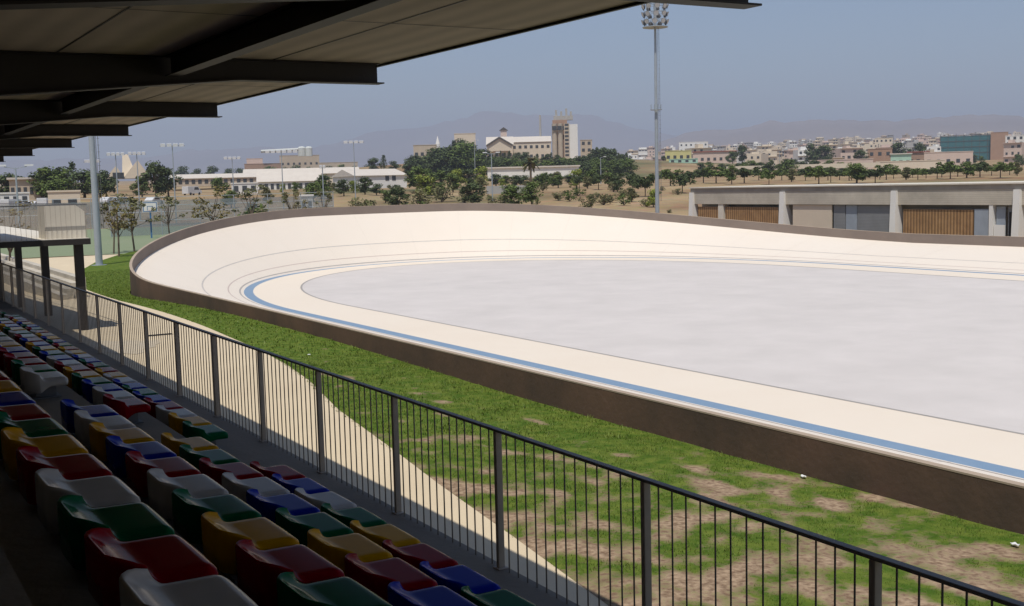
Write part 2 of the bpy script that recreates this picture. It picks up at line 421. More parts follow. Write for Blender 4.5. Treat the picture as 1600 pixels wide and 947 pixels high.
# grass blades
mb = MB()
rnd = random.Random(5)
def blades(y0, y1, per_m2, hgt, wid):
    y = y0
    while y < y1:
        a, b = ease(EDGE, y), wall_x(y)-.03
        for _ in range(int((b-a)*.5*per_m2)+1):
            x = rnd.uniform(a, b); yy = y+rnd.random()*.5
            c = cover(x, yy)
            if c < .47 or rnd.random() > (c-.42)*3.2: continue
            h = hgt*rnd.uniform(.5, 1.3)*(.6+.6*min(1.2, c)); an = rnd.random()*6.28; w = wid*rnd.uniform(.6, 1.3)
            dx, dy = math.cos(an)*w, math.sin(an)*w; lx, ly = rnd.gauss(0, .45)*h, rnd.gauss(0, .45)*h
            z = lawn_z(x, yy)-.02
            mb.v += [(x-dx, yy-dy, z), (x+dx, yy+dy, z), (x+lx, yy+ly, z+h)]
            k = len(mb.v); mb.f.append((k-3, k-2, k-1)); mb.m.append(0)
        y += .5
blades(4, 9, 2000, .042, .0045); blades(9, 15, 1400, .048, .006); blades(15, 26, 620, .055, .010); blades(26, 74, 130, .06, .02)
me = bpy.data.meshes.new('grass'); me.from_pydata(mb.v, [], mb.f); me.materials.append(M['blade'])
gr = bpy.data.objects.new('grass', me); col.objects.link(gr)
tag(gr, 'short green grass tufts growing on the lawn', 'grass', kind='stuff')
# plaza stain, drain, litter
zs = -4.06
def on_path(px, py): r = ray(px, py); return r.x*zs/r.z, r.y*zs/r.z
DPX, DPY = on_path(195, 541)
mb = MB(); pts = []
for i in range(22):
    a = 2*math.pi*i/22; rr = 1+.22*math.sin(3*a+1)+.12*math.sin(7*a); pts.append((DPX+.8*rr*math.cos(a), DPY+1.5*rr*math.sin(a), zs+.011))
mb.add(pts, [tuple(range(22))])
struct(mb.build('damp_patch', M['stain']), 'pale grey damp patch on the cream path', 'stain')
gx_, gy_ = on_path(248, 524)
mb = MB(); mb.box(gx_-.38, gx_+.38, gy_-.12, gy_+.12, zs+.007, zs+.02)
for i in range(9): mb.box(gx_-.35+i*.078, gx_-.31+i*.078, gy_-.1, gy_+.1, zs+.02, zs+.026)
tag(mb.build('drain_grate', M['dark'], o=(gx_, gy_, zs+.007)), 'dark rectangular drain grate set in the sunlit path', 'drain')
for k, (px, py, lab) in enumerate(((483, 556, 'crumpled white paper on the lawn near the bend'), (1255, 746, 'scrap of white paper at the foot of the track wall'), (1586, 853, 'flat white paper scrap on the bare lawn at far right'))):
    r = ray(px, py); t = -4.03/r.z; x, y = r.x*t, r.y*t; t = lawn_z(x, y)/r.z; x, y = r.x*t, r.y*t; zl = lawn_z(x, y)
    mb = MB()
    ps = [(x+.035*math.cos(a+k)*(1+.3*math.sin(2.3*a+k)), y+.055*math.sin(a+k), zl+.008*math.sin(4*a+k)+.03) for a in [i*.785 for i in range(8)]]
    ps2 = [(p[0]*.98+x*.02, p[1], p[2]+.008) for p in ps]
    mb.add(ps+ps2, [tuple(range(8)), tuple(range(8, 16))]+[(i, (i+1) % 8, 8+(i+1) % 8, 8+i) for i in range(8)])
    tag(mb.build('paper_scrap', M['paper'], o=(x, y, zl)), lab, 'litter', 'scraps of paper on the lawn')

# ------------------------------------------------------------------ grandstand
FLOOR = -3.26; RAILX = 4.77; RAILZ = -2.06; SP = 2.03
PITCHY = .52
LIPX = [.695+.735*k for k in range(4)]; LIPZ = [-1.139-.364*k for k in range(4)]
TREAD = [z-.26 for z in LIPZ]
YS0, YS1 = -14.0, 44.0
gs = thing('grandstand', 'dark shaded concrete grandstand with low steps of coloured seats', 'grandstand', (0, 0, -4.06))
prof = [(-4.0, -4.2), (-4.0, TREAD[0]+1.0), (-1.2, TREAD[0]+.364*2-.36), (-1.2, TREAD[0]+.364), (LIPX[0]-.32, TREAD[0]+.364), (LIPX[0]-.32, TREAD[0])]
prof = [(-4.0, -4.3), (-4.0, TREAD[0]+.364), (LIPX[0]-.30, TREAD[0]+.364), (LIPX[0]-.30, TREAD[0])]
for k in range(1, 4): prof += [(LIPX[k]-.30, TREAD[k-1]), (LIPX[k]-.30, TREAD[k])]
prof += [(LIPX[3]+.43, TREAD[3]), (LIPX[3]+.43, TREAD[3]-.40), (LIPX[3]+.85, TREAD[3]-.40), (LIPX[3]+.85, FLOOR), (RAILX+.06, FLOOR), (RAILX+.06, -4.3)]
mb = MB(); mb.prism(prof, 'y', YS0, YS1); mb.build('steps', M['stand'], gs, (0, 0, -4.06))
mb = MB(); mb.box(-4.3, -4.003, YS0, YS1, -4.3, 1.3); mb.build('light_block_wall', M['stand'], gs, (0, 0, -4.06))  # unseen wall added to block light from behind and darken the stand

# canopy
ZR, ZF, TIP, BSP = 1.164, .985, 4.66, 5.11
Y0B = 5.149*.985
cn = thing('canopy', 'dark steel canopy with brown soffit boards over the stand', 'canopy', (0, 0, -4.06))
O = (0, 0, -4.06)
mb = MB(); mb.box(-4.32, 4.70, YS0, 42.5, ZR, ZR+.11); mb.build('soffit', M['soffit'], cn, O)  # carried back out of view to keep light off the stand
mb = MB()
for x in (-.35, .85, 1.78, 3.62): mb.box(x-.008, x+.008, YS0, 42.5, ZR-.003, ZR-.0005)
for i in range(-3, 8):
    yb = Y0B+BSP*i
    for q in (.5,):
        y = yb+BSP*q; mb.box(-4, 4.68, y-.006, y+.006, ZR-.0045, ZR-.0035)
mb.build('board_joint', M['steel_dark'], cn, O)
mb = MB(); mb.box(4.703, 4.73, YS0, 42.5, ZR-.02, ZR+.13); mb.build('fascia', M['steel_dark'], cn, O)
mb = MB(); mb.box(-4.4, 4.72, YS0, 42.5, ZR+.1125, ZR+.15); mb.build('roof_sheet', M['galv_dark'], cn, O)
def beam(y, w=.15):
    mb = MB()
    # web, tapering towards the tip
    def zb(x): return ZF if x > 3.3 else ZF-(3.3-x)*.085
    xs = [-4.2, 0, 1.5, 3.3, TIP]
    P = [(x, zb(x)) for x in xs]+[(TIP, ZR-.012), (-4.2, ZR-.012)]
    mb.prism(P, 'y', y-.006, y+.006)
    for a, b in zip(xs, xs[1:]):      # bottom flange
        xa, xb = a, b + (.04 if b == TIP else 0)
        mb.hexa([(xa, y-w/2, zb(a)-.012), (xb, y-w/2, zb(b)-.012), (xb, y+w/2, zb(b)-.012), (xa, y+w/2, zb(a)-.012),
                 (xa, y-w/2, zb(a)), (xb, y-w/2, zb(b)), (xb, y+w/2, zb(b)), (xa, y+w/2, zb(a))])
    mb.box(-4.2, TIP, y-w/2, y+w/2, ZR-.0125, ZR-.004)
    return mb.build('beam', M['steel_dark'], cn, O)
for i in range(-3, 8): beam(Y0B+BSP*i)
for xg in (2.70, -1.2):
    mb = MB()
    for i in range(-3, 7):
        a, b = Y0B+BSP*i+.08, Y0B+BSP*(i+1)-.08
        mb.box(xg-.006, xg+.006, a, b, ZF+.012, ZR-.014); mb.box(xg-.06, xg+.06, a, b, ZF+.002, ZF+.012); mb.box(xg-.06, xg+.06, a, b, ZR-.0135, ZR-.006)
    mb.build('girder', M['steel_dark'], cn, O)
for i in range(-3, 8):
    mb = MB(); mb.box(-1.3, -1.1, Y0B+BSP*i-.1, Y0B+BSP*i+.1, TREAD[0]+.364, ZF-.40); mb.build('column', M['steel_dark'], cn, O)

# railing
rl = thing('railing', 'long grey steel bar railing along the front of the stand', 'railing', (RAILX, 0, FLOOR))
O = (RAILX, 0, FLOOR)
mb = MB(); mb.box(RAILX-.028, RAILX+.028, YS0, YS1, RAILZ-.012, RAILZ+.012)
mb.build('handrail', M['rail'], rl, O, bevel=.003)
posts = [4.25-.045+SP*k for k in range(-4, 19)]
for y in posts:
    mb = MB(); mb.box(RAILX-.030, RAILX+.030, y-.022, y+.022, FLOOR+.001, RAILZ-.0125)
    mb.box(RAILX-.05, RAILX+.05, y-.05, y+.05, FLOOR+.001, FLOOR+.012)
    mb.build('post', M['rail_post'], rl, O, bevel=.003)
bars = []
for a in posts:
    for j in range(1, 14): bars.append(a+SP*j/14)
near = sorted([b for b in bars if b > 3.6])[:100]; ns = set(near)
proto = None
for b in near:
    if proto is None:
        mb = MB(); mb.tube((0, 0, .001), (0, 0, RAILZ-.012-FLOOR), .0068, n=6); proto = mb.build('baluster', M['rail'], rl); proto.location = (0, b, 0)
    else:
        c = proto.copy(); col.objects.link(c); c.location = (0, b, 0)
mb = MB()
for b in bars:
    if b not in ns: mb.tube((RAILX, b, FLOOR+.001), (RAILX, b, RAILZ-.012), .0068, n=5)
mb.build('baluster', M['rail'], rl, O)['kind'] = 'stuff'

# seats ------------------------------------------------------------
def seat_mesh():
    """moulded shell: low wrapped back on the -X side, shallow pan, rolled rim and skirt"""
    W, D = .252, .335
    nu, nv = 22, 18
    def plan(u, v):    # u 0 back..1 front, v -1..1
        y = v*W; e = abs(v); x = D*u
        cr = .105*max(0, (e-.42)/.58)**2.4          # rounded back corners
        x = x + cr*(1-u)**2.5
        return x-.016*max(0, (e-.7)/.3)**2*u**3, y*(1-.02*(1-u))
    def height(u, v):
        t = min(1, u/.42); back = .070*(1-t)**1.75
        e = abs(v)
        back *= 1-.16*max(0, (e-.6)/.4)**2
        roll = -.017*max(0, (e-.76)/.24)**2
        front = -.012*max(0, (u-.92)/.08)**2
        return -.068+back+roll+front-.006*u
    V = []; Fc = []
    for i in range(nu+1):
        for j in range(nv+1):
            u, v = i/nu, -1+2*j/nv
            x, y = plan(u, v); V.append((x, y, height(u, v)))
    idx = lambda i, j: i*(nv+1)+j
    for i in range(nu):
        for j in range(nv): Fc.append((idx(i, j), idx(i+1, j), idx(i+1, j+1), idx(i, j+1)))
    ringi = [idx(0, j) for j in range(nv+1)]+[idx(i, nv) for i in range(1, nu+1)]+[idx(nu, j) for j in range(nv-1, -1, -1)]+[idx(i, 0) for i in range(nu-1, 0, -1)]
    def u_of(k): return (k//(nv+1))/nu
    prev = ringi
    c = (D/2, 0)
    for step in range(4):
        cur = []
        for k in ringi:
            x, y, z = V[k]; u = u_of(k)
            dx, dy = x-c[0], y-c[1]; ln = math.hypot(dx, dy) or 1
            low = lerp(-.190, -.135, sstep(.0, .6, u))
            if step == 0: o, zz = .007, z-.004
            elif step == 1: o, zz = .010, z-.014
            elif step == 2: o, zz = .010, lerp(z-.014, low, .5)
            else: o, zz = .006, low
            V.append((x+dx/ln*o, y+dy/ln*o, zz)); cur.append(len(V)-1)
        n = len(ringi)
        for a in range(n): Fc.append((prev[a], prev[(a+1) % n], cur[(a+1) % n], cur[a]))
        prev = cur
    # return under the rim so the shell has a thickness
    cur = []
    for k, q in zip(ringi, prev):
        x, y, z = V[q]; dx, dy = x-c[0], y-c[1]; ln = math.hypot(dx, dy) or 1
        V.append((x-dx/ln*.02, y-dy/ln*.02, z+.004)); cur.append(len(V)-1)
    n = len(ringi)
    for a in range(n): Fc.append((prev[a], prev[(a+1) % n], cur[(a+1) % n], cur[a]))
    return V, Fc
SV, SF = seat_mesh()
protos = {}
for cname in ('white', 'red', 'green', 'yellow', 'blue'):
    root = thing('stadium_seat', '', 'seat')
    mb = MB(); mb.v = SV[:]; mb.f = SF[:]; mb.m = [0]*len(SF)
    mb.build('seat_shell', M['seat_'+cname], root, smooth=True)
    mb = MB(); mb.box(.09, .26, -.06, .06, -.2595, -.100); mb.box(.06, .29, -.13, .13, -.2595, -.247)
    mb.build('mounting_foot', M['galv_dark'], root)
    kids(root); protos[cname] = root
used = set()
# colours from near to far; '|' is the stair gap
ROWS = [
    ('w', 'ywrgwrygrbyrgw'),
    ('g', 'wbgrygwrbywb|wgrrbywgrybwg'),
    ('b', 'gbrygbwrgy|rwbgyrwbgybrwgybrg'),
    ('g', 'wgbrygwbr|gywrbgbwyrgbwyrgbywrgbyrwg'),
]
# y of the seat centre whose index is given, measured in the photo
Y_FIRST = [None]*4
CN = dict(w='white', r='red', g='green', y='yellow', b='blue')
ROWNAME = ['top row', 'second row down', 'third row down', 'front row by the railing']
STARTY = [2.82, 3.03, 4.15, 4.80]
GAP = [0, 1.46, 1.60, 1.54]
for k, (_, seq) in enumerate(ROWS):
    cnt = {}; y = STARTY[k]
    for ch in seq:
        if ch == '|': y += GAP[k]; continue
        c = CN[ch]; o = protos[c] if c not in used else copy_tree(protos[c]); used.add(c)
        o.location = (LIPX[k], y, LIPZ[k]); o.rotation_euler.z = R(random.uniform(-1, 1))
        q = cnt.get(c, 0); cnt[c] = q+1
        shade = {'red': 'dark red', 'white': 'greyish white', 'green': 'dark green', 'yellow': 'mustard yellow', 'blue': 'navy blue'}[c]
        o['label'] = f"{shade} plastic seat, {ORD[q]} {c} one counted from the camera, {ROWNAME[k]}"
        o['group'] = 'coloured plastic seats in the stand'
        y += PITCHY

# ------------------------------------------------------------------ terrace pavilion at the end of the stand
TZ = -1.30
pv = thing('terrace_pavilion', 'raised terrace slab on black posts at the end of the stand', 'pavilion', (6.0, 36.0, -4.06))
O = (6.0, 36.0, -4.06)
mb = MB(); mb.box(-3.5, 6.86, 35.6, 62, TZ-.17, TZ); mb.build('roof_slab', M['steel_dark'], pv, O)
mb = MB(); mb.box(-3.4, 6.83, 35.63, 62, TZ+.003, TZ+.02); mb.build('terrace_floor', M['concrete_light'], pv, O)
for k in range(4):
    mb = MB(); y = 36.15+6.15*k; mb.box(6.48, 6.72, y-.12, y+.12, site_z(6.6, y)-.1, TZ-.172); mb.build('post', M['steel_dark'], pv, O)
for k in range(4):
    mb = MB(); y = 36.15+6.15*k; mb.box(1.48, 1.72, y-.12, y+.12, -4.2, TZ-.172); mb.build('post', M['steel_dark'], pv, O)
tr = thing('terrace_railing', 'fine metal bar railing on the edge of the raised terrace', 'railing', (6.9, 35.7, TZ+.02))
O = (6.9, 35.7, TZ+.02)
mb = MB(); mb.box(-3.4, 6.84, 35.70, 35.73, TZ+.99, TZ+1.02); mb.box(6.81, 6.84, 35.735, 60, TZ+.99, TZ+1.02)
mb.build('handrail', M['galv_dark'], tr, O)
mb = MB()
for i in range(75): mb.tube((-3.3+i*.138, 35.715, TZ+.021), (-3.3+i*.138, 35.715, TZ+.99), .0055, n=4)
mb.build('bar_panel', M['rail_post'], tr, O)
mb = MB()
for i in range(120): mb.tube((6.83, 35.9+i*.2, TZ+.021), (6.83, 35.9+i*.2, TZ+.99), .0055, n=4)
mb.build('bar_panel', M['rail_post'], tr, O)
wx0, wy0 = 4.75, 43.0
mb = MB(); mb.prism([(5.68, TZ+.021), (6.80, TZ+.021), (6.80, TZ+.80), (6.55, TZ+1.0), (5.68, TZ+1.0)], 'y', 35.95, 37.2)
tag(mb.build('terrace_wall', M['concrete_light'], o=(6.4, 36.6, TZ+.02)), 'pale concrete block wall standing on the raised terrace', 'wall')
# stair flight behind the terrace rail
mb = MB()
for i in range(10): mb.box(-1.6, 3.6, 44.5+i*.3, 44.8+i*.3, TZ+.022, TZ+.12+i*.09)
tag(mb.build('concrete_stairs', M['concrete'], o=(1, 44.5, TZ)), 'grey stairs rising at the back of the raised terrace', 'stairs')
# stepped retaining wall by the path
mb = MB()
for i in range(4):
    mb.box(8.6+i*.35, 8.947+i*.35, 52.0+i*.5, 92, -5.0, -4.25+i*.2)
tag(mb.build('stepped_bench', M['concrete'], o=(9.2, 52, -4.6)), 'long grey stepped concrete bench beside the far path', 'bench')

# ------------------------------------------------------------------ floodlight masts
def mast(px_or_xy, ztop, label, head_r=1.35):
    x, y = px_or_xy; zb = terrain(x, y)
    t = thing('floodlight_mast', label, 'floodlight mast', (x, y, zb), 0, 'tall floodlight masts of the velodrome')
    H = ztop-zb
    mb = MB(); mb.tube((0, 0, 0), (0, 0, H-2.6), .235, .12, 14); mb.tube((0, 0, 0), (0, 0, .05), .5, .5, 14)
    mb.tube((0, 0, H-2.6), (0, 0, H), .15, .12, 10)
    mb.build('pole', M['galv'], t, smooth=False)
    mb = MB()
    a0 = math.atan2(-y, -x)+.9
    ex, ey = math.cos(a0), math.sin(a0)
    for s in (-.12, .12): mb.tube((ex*.42-ey*s, ey*.52+ex*s, 2.5), (ex*.27-ey*s, ey*.40+ex*s, H-2.6), .018, n=5)
    z = 2.6
    while z < H-2.7:
        mb.tube((ex*.5+ey*.13, ey*.5-ex*.13, z), (ex*.5-ey*.13, ey*.5+ex*.13, z), .012, n=4)
        z += .45
    mb.build('ladder', M['galv_dark'], t)
    mb = MB(); mb.lathe([(.30, H*.52), (.62, H*.52), (.62, H*.52+.06), (.30, H*.52+.06)], 16)
    for i in range(10):
        a = i*.628; mb.tube((.6*math.cos(a), .6*math.sin(a), H*.52), (.6*math.cos(a), .6*math.sin(a), H*.52+.6), .015, n=4)
    mb.build('rest_platform', M['galv'], t)
    mb = MB()
    mb.lathe([(.17, H-2.62), (head_r, H-2.62), (head_r, H-2.55), (.17, H-2.55)], 20)
    for zz in (H-1.8, H-1.0, H-.2):
        n = 20
        for i in range(n):
            a, b = 2*math.pi*i/n, 2*math.pi*(i+1)/n
            mb.tube((head_r*.86*math.cos(a), head_r*.86*math.sin(a), zz), (head_r*.86*math.cos(b), head_r*.86*math.sin(b), zz), .03, n=5)
        for i in range(4):
            a = i*1.571+.4; mb.tube((0, 0, zz), (head_r*.86*math.cos(a), head_r*.86*math.sin(a), zz), .03, n=5)
    for i in range(8):
        a = i*.785; mb.tube((head_r*.86*math.cos(a), head_r*.86*math.sin(a), H-2.6), (head_r*.86*math.cos(a), head_r*.86*math.sin(a), H-.1), .022, n=5)
    mb.build('lamp_frame', M['galv'], t)
    lp = None
    for zz in (H-2.05, H-1.25, H-.45):
        for i in range(9):
            a = 2*math.pi*i/9+zz
            if lp is None:
                mb = MB(); mb.v = []
                prof = [(.0, -.22), (.12, -.2), (.27, .04), (.29, .06)]
                n = 12
                for r, u in prof:
                    for q in range(n): mb.v.append((u, r*math.cos(2*math.pi*q/n), r*math.sin(2*math.pi*q/n)))
                for k in range(3):
                    for q in range(n): mb.f.append((k*n+q, k*n+(q+1) % n, (k+1)*n+(q+1) % n, (k+1)*n+q)); mb.m.append(0)
                lo = mb.build('lamp', M['galv_dark'], t, smooth=True); lp = lo
                mg = MB(); mg.v = [(.05, .27*math.cos(2*math.pi*q/n), .27*math.sin(2*math.pi*q/n)) for q in range(n)]; mg.f = [tuple(range(n))]; mg.m = [0]
                lg = mg.build('lens', M['lamp'], lo)
            else:
                lo = lp.copy(); col.objects.link(lo); g2 = lg.copy(); col.objects.link(g2); g2.parent = lo
            lo.location = (head_r*.98*math.cos(a), head_r*.98*math.sin(a), zz); lo.rotation_euler = (0, R(22), a)
    return t
mast((15.95, 80.4), 20.5, 'tall grey floodlight mast rising from the lawn beside the left bend')
mast(spot(1026.5, 126), zat(1022, 4, 126), 'slender floodlight mast with round lamp head beyond the far bend')

# ------------------------------------------------------------------ concrete building on the far side
BX = 73.2
def by(px): return BX/math.tan(bearing(px))
bd = thing('concrete_building', 'long low raw concrete building with timber doors beyond the track', 'building', (BX, 60, -4.8))
O = (BX, 60, -4.8)
yl = by(1079); yr = 22.0; ZT = -.80; ZB = -4.85
def bpart(name, m, *boxes, parent=None, lab=None):
    mb = MB()
    for b in boxes: mb.box(*b)
    ob = mb.build(name, M[m], parent or bd, O if parent is None else (0, 0, 0))
    if lab: ob['label'] = lab
    return ob
bpart('wall', 'concrete', (BX+1.4, BX+9, yr, yl-.02, ZB, ZT-.2))
bpart('roof_slab', 'concrete_light', (BX-.16, BX+9.2, yr, yl+.1, ZT-.10, ZT))
bpart('roof_edge', 'concrete_shade', (BX-.03, BX+1.39, yr, yl, ZT-.48, ZT-.103))
bpart('lintel', 'concrete', (BX, BX+1.38, yr, yl-.01, ZT-1.62, ZT-.483))
for px in (1082, 1224, 1399, 1592):
    y = by(px); mb = MB()
    mb.hexa([(BX-.34, y-.30, ZB), (BX+1.3, y-.30, ZB), (BX+1.3, y+.30, ZB), (BX-.34, y+.30, ZB),
             (BX-.22, y-.26, ZT-.5), (BX-.04, y-.26, ZT-.5), (BX-.04, y+.26, ZT-.5), (BX-.22, y+.26, ZT-.5)])
    mb.build('buttress', M['plaster_white'], bd, O)
def panel(name, m, p0, p1, z1, dep=.16, lab=None):
    a, b = by(p1), by(p0)
    return bpart(name, m, (BX+dep, BX+dep+.08, a, b, ZB, z1), lab=lab)
H1 = ZT-1.625
panel('door', 'wood', 1088, 1119, H1-.25, lab='narrow orange timber slat door')
bpart('small_post', 'concrete_light', (BX+.05, BX+.8, by(1129), by(1121), ZB, H1))
panel('door', 'wood', 1131, 1214, H1-.25, lab='wide orange timber slat door left of the second buttress')
panel('panel', 'tan', 1237, 1298, H1-.03, .14)
panel('panel', 'metal_panel', 1300, 1318, H1-.03, .22); panel('panel', 'blue_grey', 1319, 1336, H1-.03, .24); panel('panel', 'metal_panel', 1337, 1389, H1-.03, .22)
panel('door', 'wood', 1410, 1520, H1-.35, lab='widest orange timber slat door')
panel('door', 'blue_grey', 1522, 1544, H1-.3, .12)
bpart('small_post', 'plaster_white', (BX+.02, BX+.5, by(1552), by(1546), ZB, H1))
panel('panel', 'blue_grey', 1554, 1568, H1-.1, .3); panel('panel', 'plaster_white', 1553, 1570, ZB+1.0, .1); panel('panel', 'metal_panel', 1571, 1600, H1-.1, .4)
mb = MB(); mb.box(BX+.3, BX+.38, by(1583), by(1574), ZB, H1-.5); mb.build('door', M['dark'], bd, O)

# ------------------------------------------------------------------ vegetation
def leaf_cloud(mb, rnd, centres, per, size, squash=.8):
    for (cx, cy, cz, cr) in centres:
        for _ in range(per):
            u, v, w_ = rnd.gauss(0, 1), rnd.gauss(0, 1), rnd.gauss(0, 1)
            l = math.sqrt(u*u+v*v+w_*w_) or 1; rr = cr*rnd.uniform(.45, 1.08)
            p = Vector((cx+u/l*rr, cy+v/l*rr, cz+w_/l*rr*squash))
            nrm = Vector((u/l+rnd.gauss(0, .5), v/l+rnd.gauss(0, .5), w_/l+.45+rnd.gauss(0, .5))).normalized()
            a = nrm.orthogonal().normalized(); b = nrm.cross(a); th = rnd.random()*6.28
            a, b = a*math.cos(th)+b*math.sin(th), b*math.cos(th)-a*math.sin(th)
            s = size*rnd.uniform(.6, 1.35)
            mb.add([p+a*s, p+b*s*.55, p-a*s*.9, p-b*s*.5], [(0, 1, 2, 3)])
def tree_proto(kind, leaf, seed, name):
    rnd = random.Random(seed)
    root = thing(name, '', 'tree')
    tm = MB(); cm = MB()
    if kind == 'broad':      # unit height 1, crown from .22
        tm.tube((0, 0, 0), (.01, 0, .42), .030, .018, 7)
        cs = []
        for i in range(24):
            a = rnd.random()*6.28; r = rnd.uniform(.05, .34); z = rnd.uniform(.20, .88); r *= 1-.6*abs(z-.45)/.43
            cs.append((r*math.cos(a), r*math.sin(a), z, rnd.uniform(.10, .18)))
            tm.tube((0, 0, rnd.uniform(.22, .4)), (r*.8*math.cos(a), r*.8*math.sin(a), z-.03), .010, .004, 5)
        leaf_cloud(cm, rnd, cs, 60, .040)
    elif kind == 'conifer':
        tm.tube((0, 0, 0), (0, 0, .95), .022, .004, 6)
        cs = []
        for i in range(26):
            z = .10+.86*i/26; r = .15*(1-z)**.8+.015; a = rnd.random()*6.28
            cs.append((r*.5*math.cos(a), r*.5*math.sin(a), z, r*.95+.02))
        leaf_cloud(cm, rnd, cs, 28, .028, 1.0)
    elif kind == 'row':       # clipped street tree with a clear stem
        tm.tube((0, 0, 0), (.0, 0, .55), .022, .016, 6)
        cs = []
        for i in range(22):
            a = rnd.random()*6.28; r = rnd.uniform(.05, .44); z = rnd.uniform(.42, .84)
            cs.append((r*math.cos(a), r*math.sin(a), z, rnd.uniform(.11, .17)))
            tm.tube((0, 0, .42), (r*.8*math.cos(a), r*.8*math.sin(a), z-.03), .009, .004, 4)
        leaf_cloud(cm, rnd, cs, 55, .052, .8)
    elif kind == 'sparse':
        tm.tube((0, 0, 0), (.03, .0, .45), .013, .010, 6)
        cs = []
        for i in range(15):
            a = rnd.random()*6.28; r = rnd.uniform(.08, .26); z = rnd.uniform(.45, .97); r *= 1.2-.6*abs(z-.6)/.4
            e = (r*math.cos(a), r*math.sin(a), z)
            tm.tube((.02, 0, rnd.uniform(.3, .55)), e, .006, .002, 4)
            cs.append((*e, rnd.uniform(.05, .09)))
        leaf_cloud(cm, rnd, cs, 30, .022)
    elif kind == 'shrub':
        cs = []
        for i in range(11):
            a = rnd.random()*6.28; r = rnd.uniform(.0, .42); z = rnd.uniform(.2, .75)
            cs.append((r*math.cos(a), r*math.sin(a), z, rnd.uniform(.15, .25)))
            tm.tube((0, 0, 0), (r*.8*math.cos(a), r*.8*math.sin(a), z), .02, .006, 4)
        leaf_cloud(cm, rnd, cs, 36, .06)
    elif kind == 'palm':
        tm.tube((0, 0, 0), (.02, 0, .72), .035, .028, 8)
        for i in range(26):
            a = 2*math.pi*i/26*2.6; el = rnd.uniform(-.55, 1.1); L = .34; p = Vector((.02, 0, .72)); prev = p; d = Vector((math.cos(a)*math.cos(el), math.sin(a)*math.cos(el), math.sin(el)))
            for s in range(5):
                nx_ = prev+d*(L/5); side = d.cross(Vector((0, 0, 1))).normalized()*.045*(1-abs(s-1.5)/5)
                cm.add([prev-side, prev+side, nx_+side*.8, nx_-side*.8], [(0, 1, 2, 3)]); prev = nx_; d = (d+Vector((0, 0, -.28))).normalized()
    tm.build('trunk', M['bark'], root); cm.build('crown', M[leaf], root)
    kids(root); return root
TP = {}
TU = set()
def place_tree(key, px, d, ptop, label, group, wid=1.0, cat='tree', zbase=None, pxbase=None):
    x, y = spot(px, d); zb = terrain(x, y) if zbase is None else zbase
    h = zat(px, ptop, d)-zb
    if key not in TP:
        kind, leaf, seed = KINDS[key]; TP[key] = tree_proto(kind, leaf, seed, NAMES[kind])
    o = TP[key] if key not in TU else copy_tree(TP[key]); TU.add(key)
    o.location = (x, y, zb-.05); o.rotation_euler.z = random.random()*6.28; o.scale = (h*wid, h*wid, h)
    o['label'] = label; o['group'] = group; o['category'] = cat
    return o
KINDS = dict(dark1=('broad', 'leaf_dark', 1), dark2=('broad', 'leaf_dark', 2), mid1=('broad', 'leaf_mid', 3), mid2=('broad', 'leaf_mid', 4), light1=('broad', 'leaf_light', 5),
             con1=('conifer', 'leaf_dark', 6), con2=('conifer', 'leaf_dark', 7), row1=('row', 'leaf_mid', 8), row2=('row', 'leaf_dark', 9), sp1=('sparse', 'leaf_dry', 10), sp2=('sparse', 'leaf_olive', 12),
             sh1=('shrub', 'leaf_olive', 13), sh2=('shrub', 'leaf_mid', 14), palm=('palm', 'leaf_olive', 15), olive1=('broad', 'leaf_olive', 16))
NAMES = dict(broad='broadleaf_tree', conifer='conifer_tree', row='street_tree', sparse='young_tree', shrub='shrub', palm='palm_tree')

# row of trees behind the concrete building
xs = [1042, 1082, 1116, 1142, 1166, 1204, 1236, 1283, 1302, 1322, 1343, 1362, 1387, 1411, 1436, 1461, 1484, 1506, 1532, 1562, 1588]
for i, px in enumerate(xs):
    place_tree(('row1', 'row2', 'row1', 'mid2', 'row2', 'row1', 'olive1')[i % 7], px+random.uniform(-6, 6), 262+random.uniform(-14, 14), 260+random.uniform(-4, 5)-(8 if px > 1470 else 3 if px > 1240 else 0), f'small green street tree behind the concrete building, {nth(i)} from the left in its row', 'row of street trees behind the concrete building', random.uniform(1.05, 1.75))
for i, px in enumerate([1098, 1186, 1222, 1258, 1272, 1294, 1312, 1333, 1352, 1375, 1399, 1424, 1449, 1473, 1495, 1519, 1547, 1575]):
    place_tree(('row2', 'row1', 'row1')[i % 3], px+random.uniform(-3, 3), 290+random.uniform(-8, 14), 260+random.uniform(-2, 3)-(6 if px > 1470 else 0), f'dark street tree in the back row behind the concrete building, {nth(i)} from the left', 'back row of street trees', random.uniform(1.3, 1.7))
tc_ = {}
for i in range(44):
    px = 992+i*13.8+random.uniform(-6, 6); d = random.uniform(640, 1500); q = 'near' if d < 950 else 'far'
    k_ = ('dark1', 'mid1', 'dark2', 'olive1')[i*3 % 4]; c_ = {'dark1': 'dark', 'dark2': 'deep green', 'mid1': 'mid green', 'olive1': 'olive'}[k_]
    n_ = tc_.get((c_, q), 0); tc_[(c_, q)] = n_+1
    x_, y_ = spot(px, d); hgt = random.uniform(4, 8); tp = hzn(px)-(terrain(x_, y_)+hgt)*1813/d
    place_tree(k_, px, d, tp, f'{c_} tree among the {q} town houses, {nth(n_)} {c_} one from the left', 'trees between the town houses', random.uniform(1.0, 1.7))
for i in range(18):
    px = 1096+i*13.5+random.uniform(-4, 4)
    place_tree(random.choice(('dark1', 'mid1', 'mid2', 'dark2')), px, random.uniform(420, 520), 252+random.uniform(-5, 4), f'low bushy tree in the hedge line below the town, {nth(i)} from the left', 'hedge line below the town', 1.7)
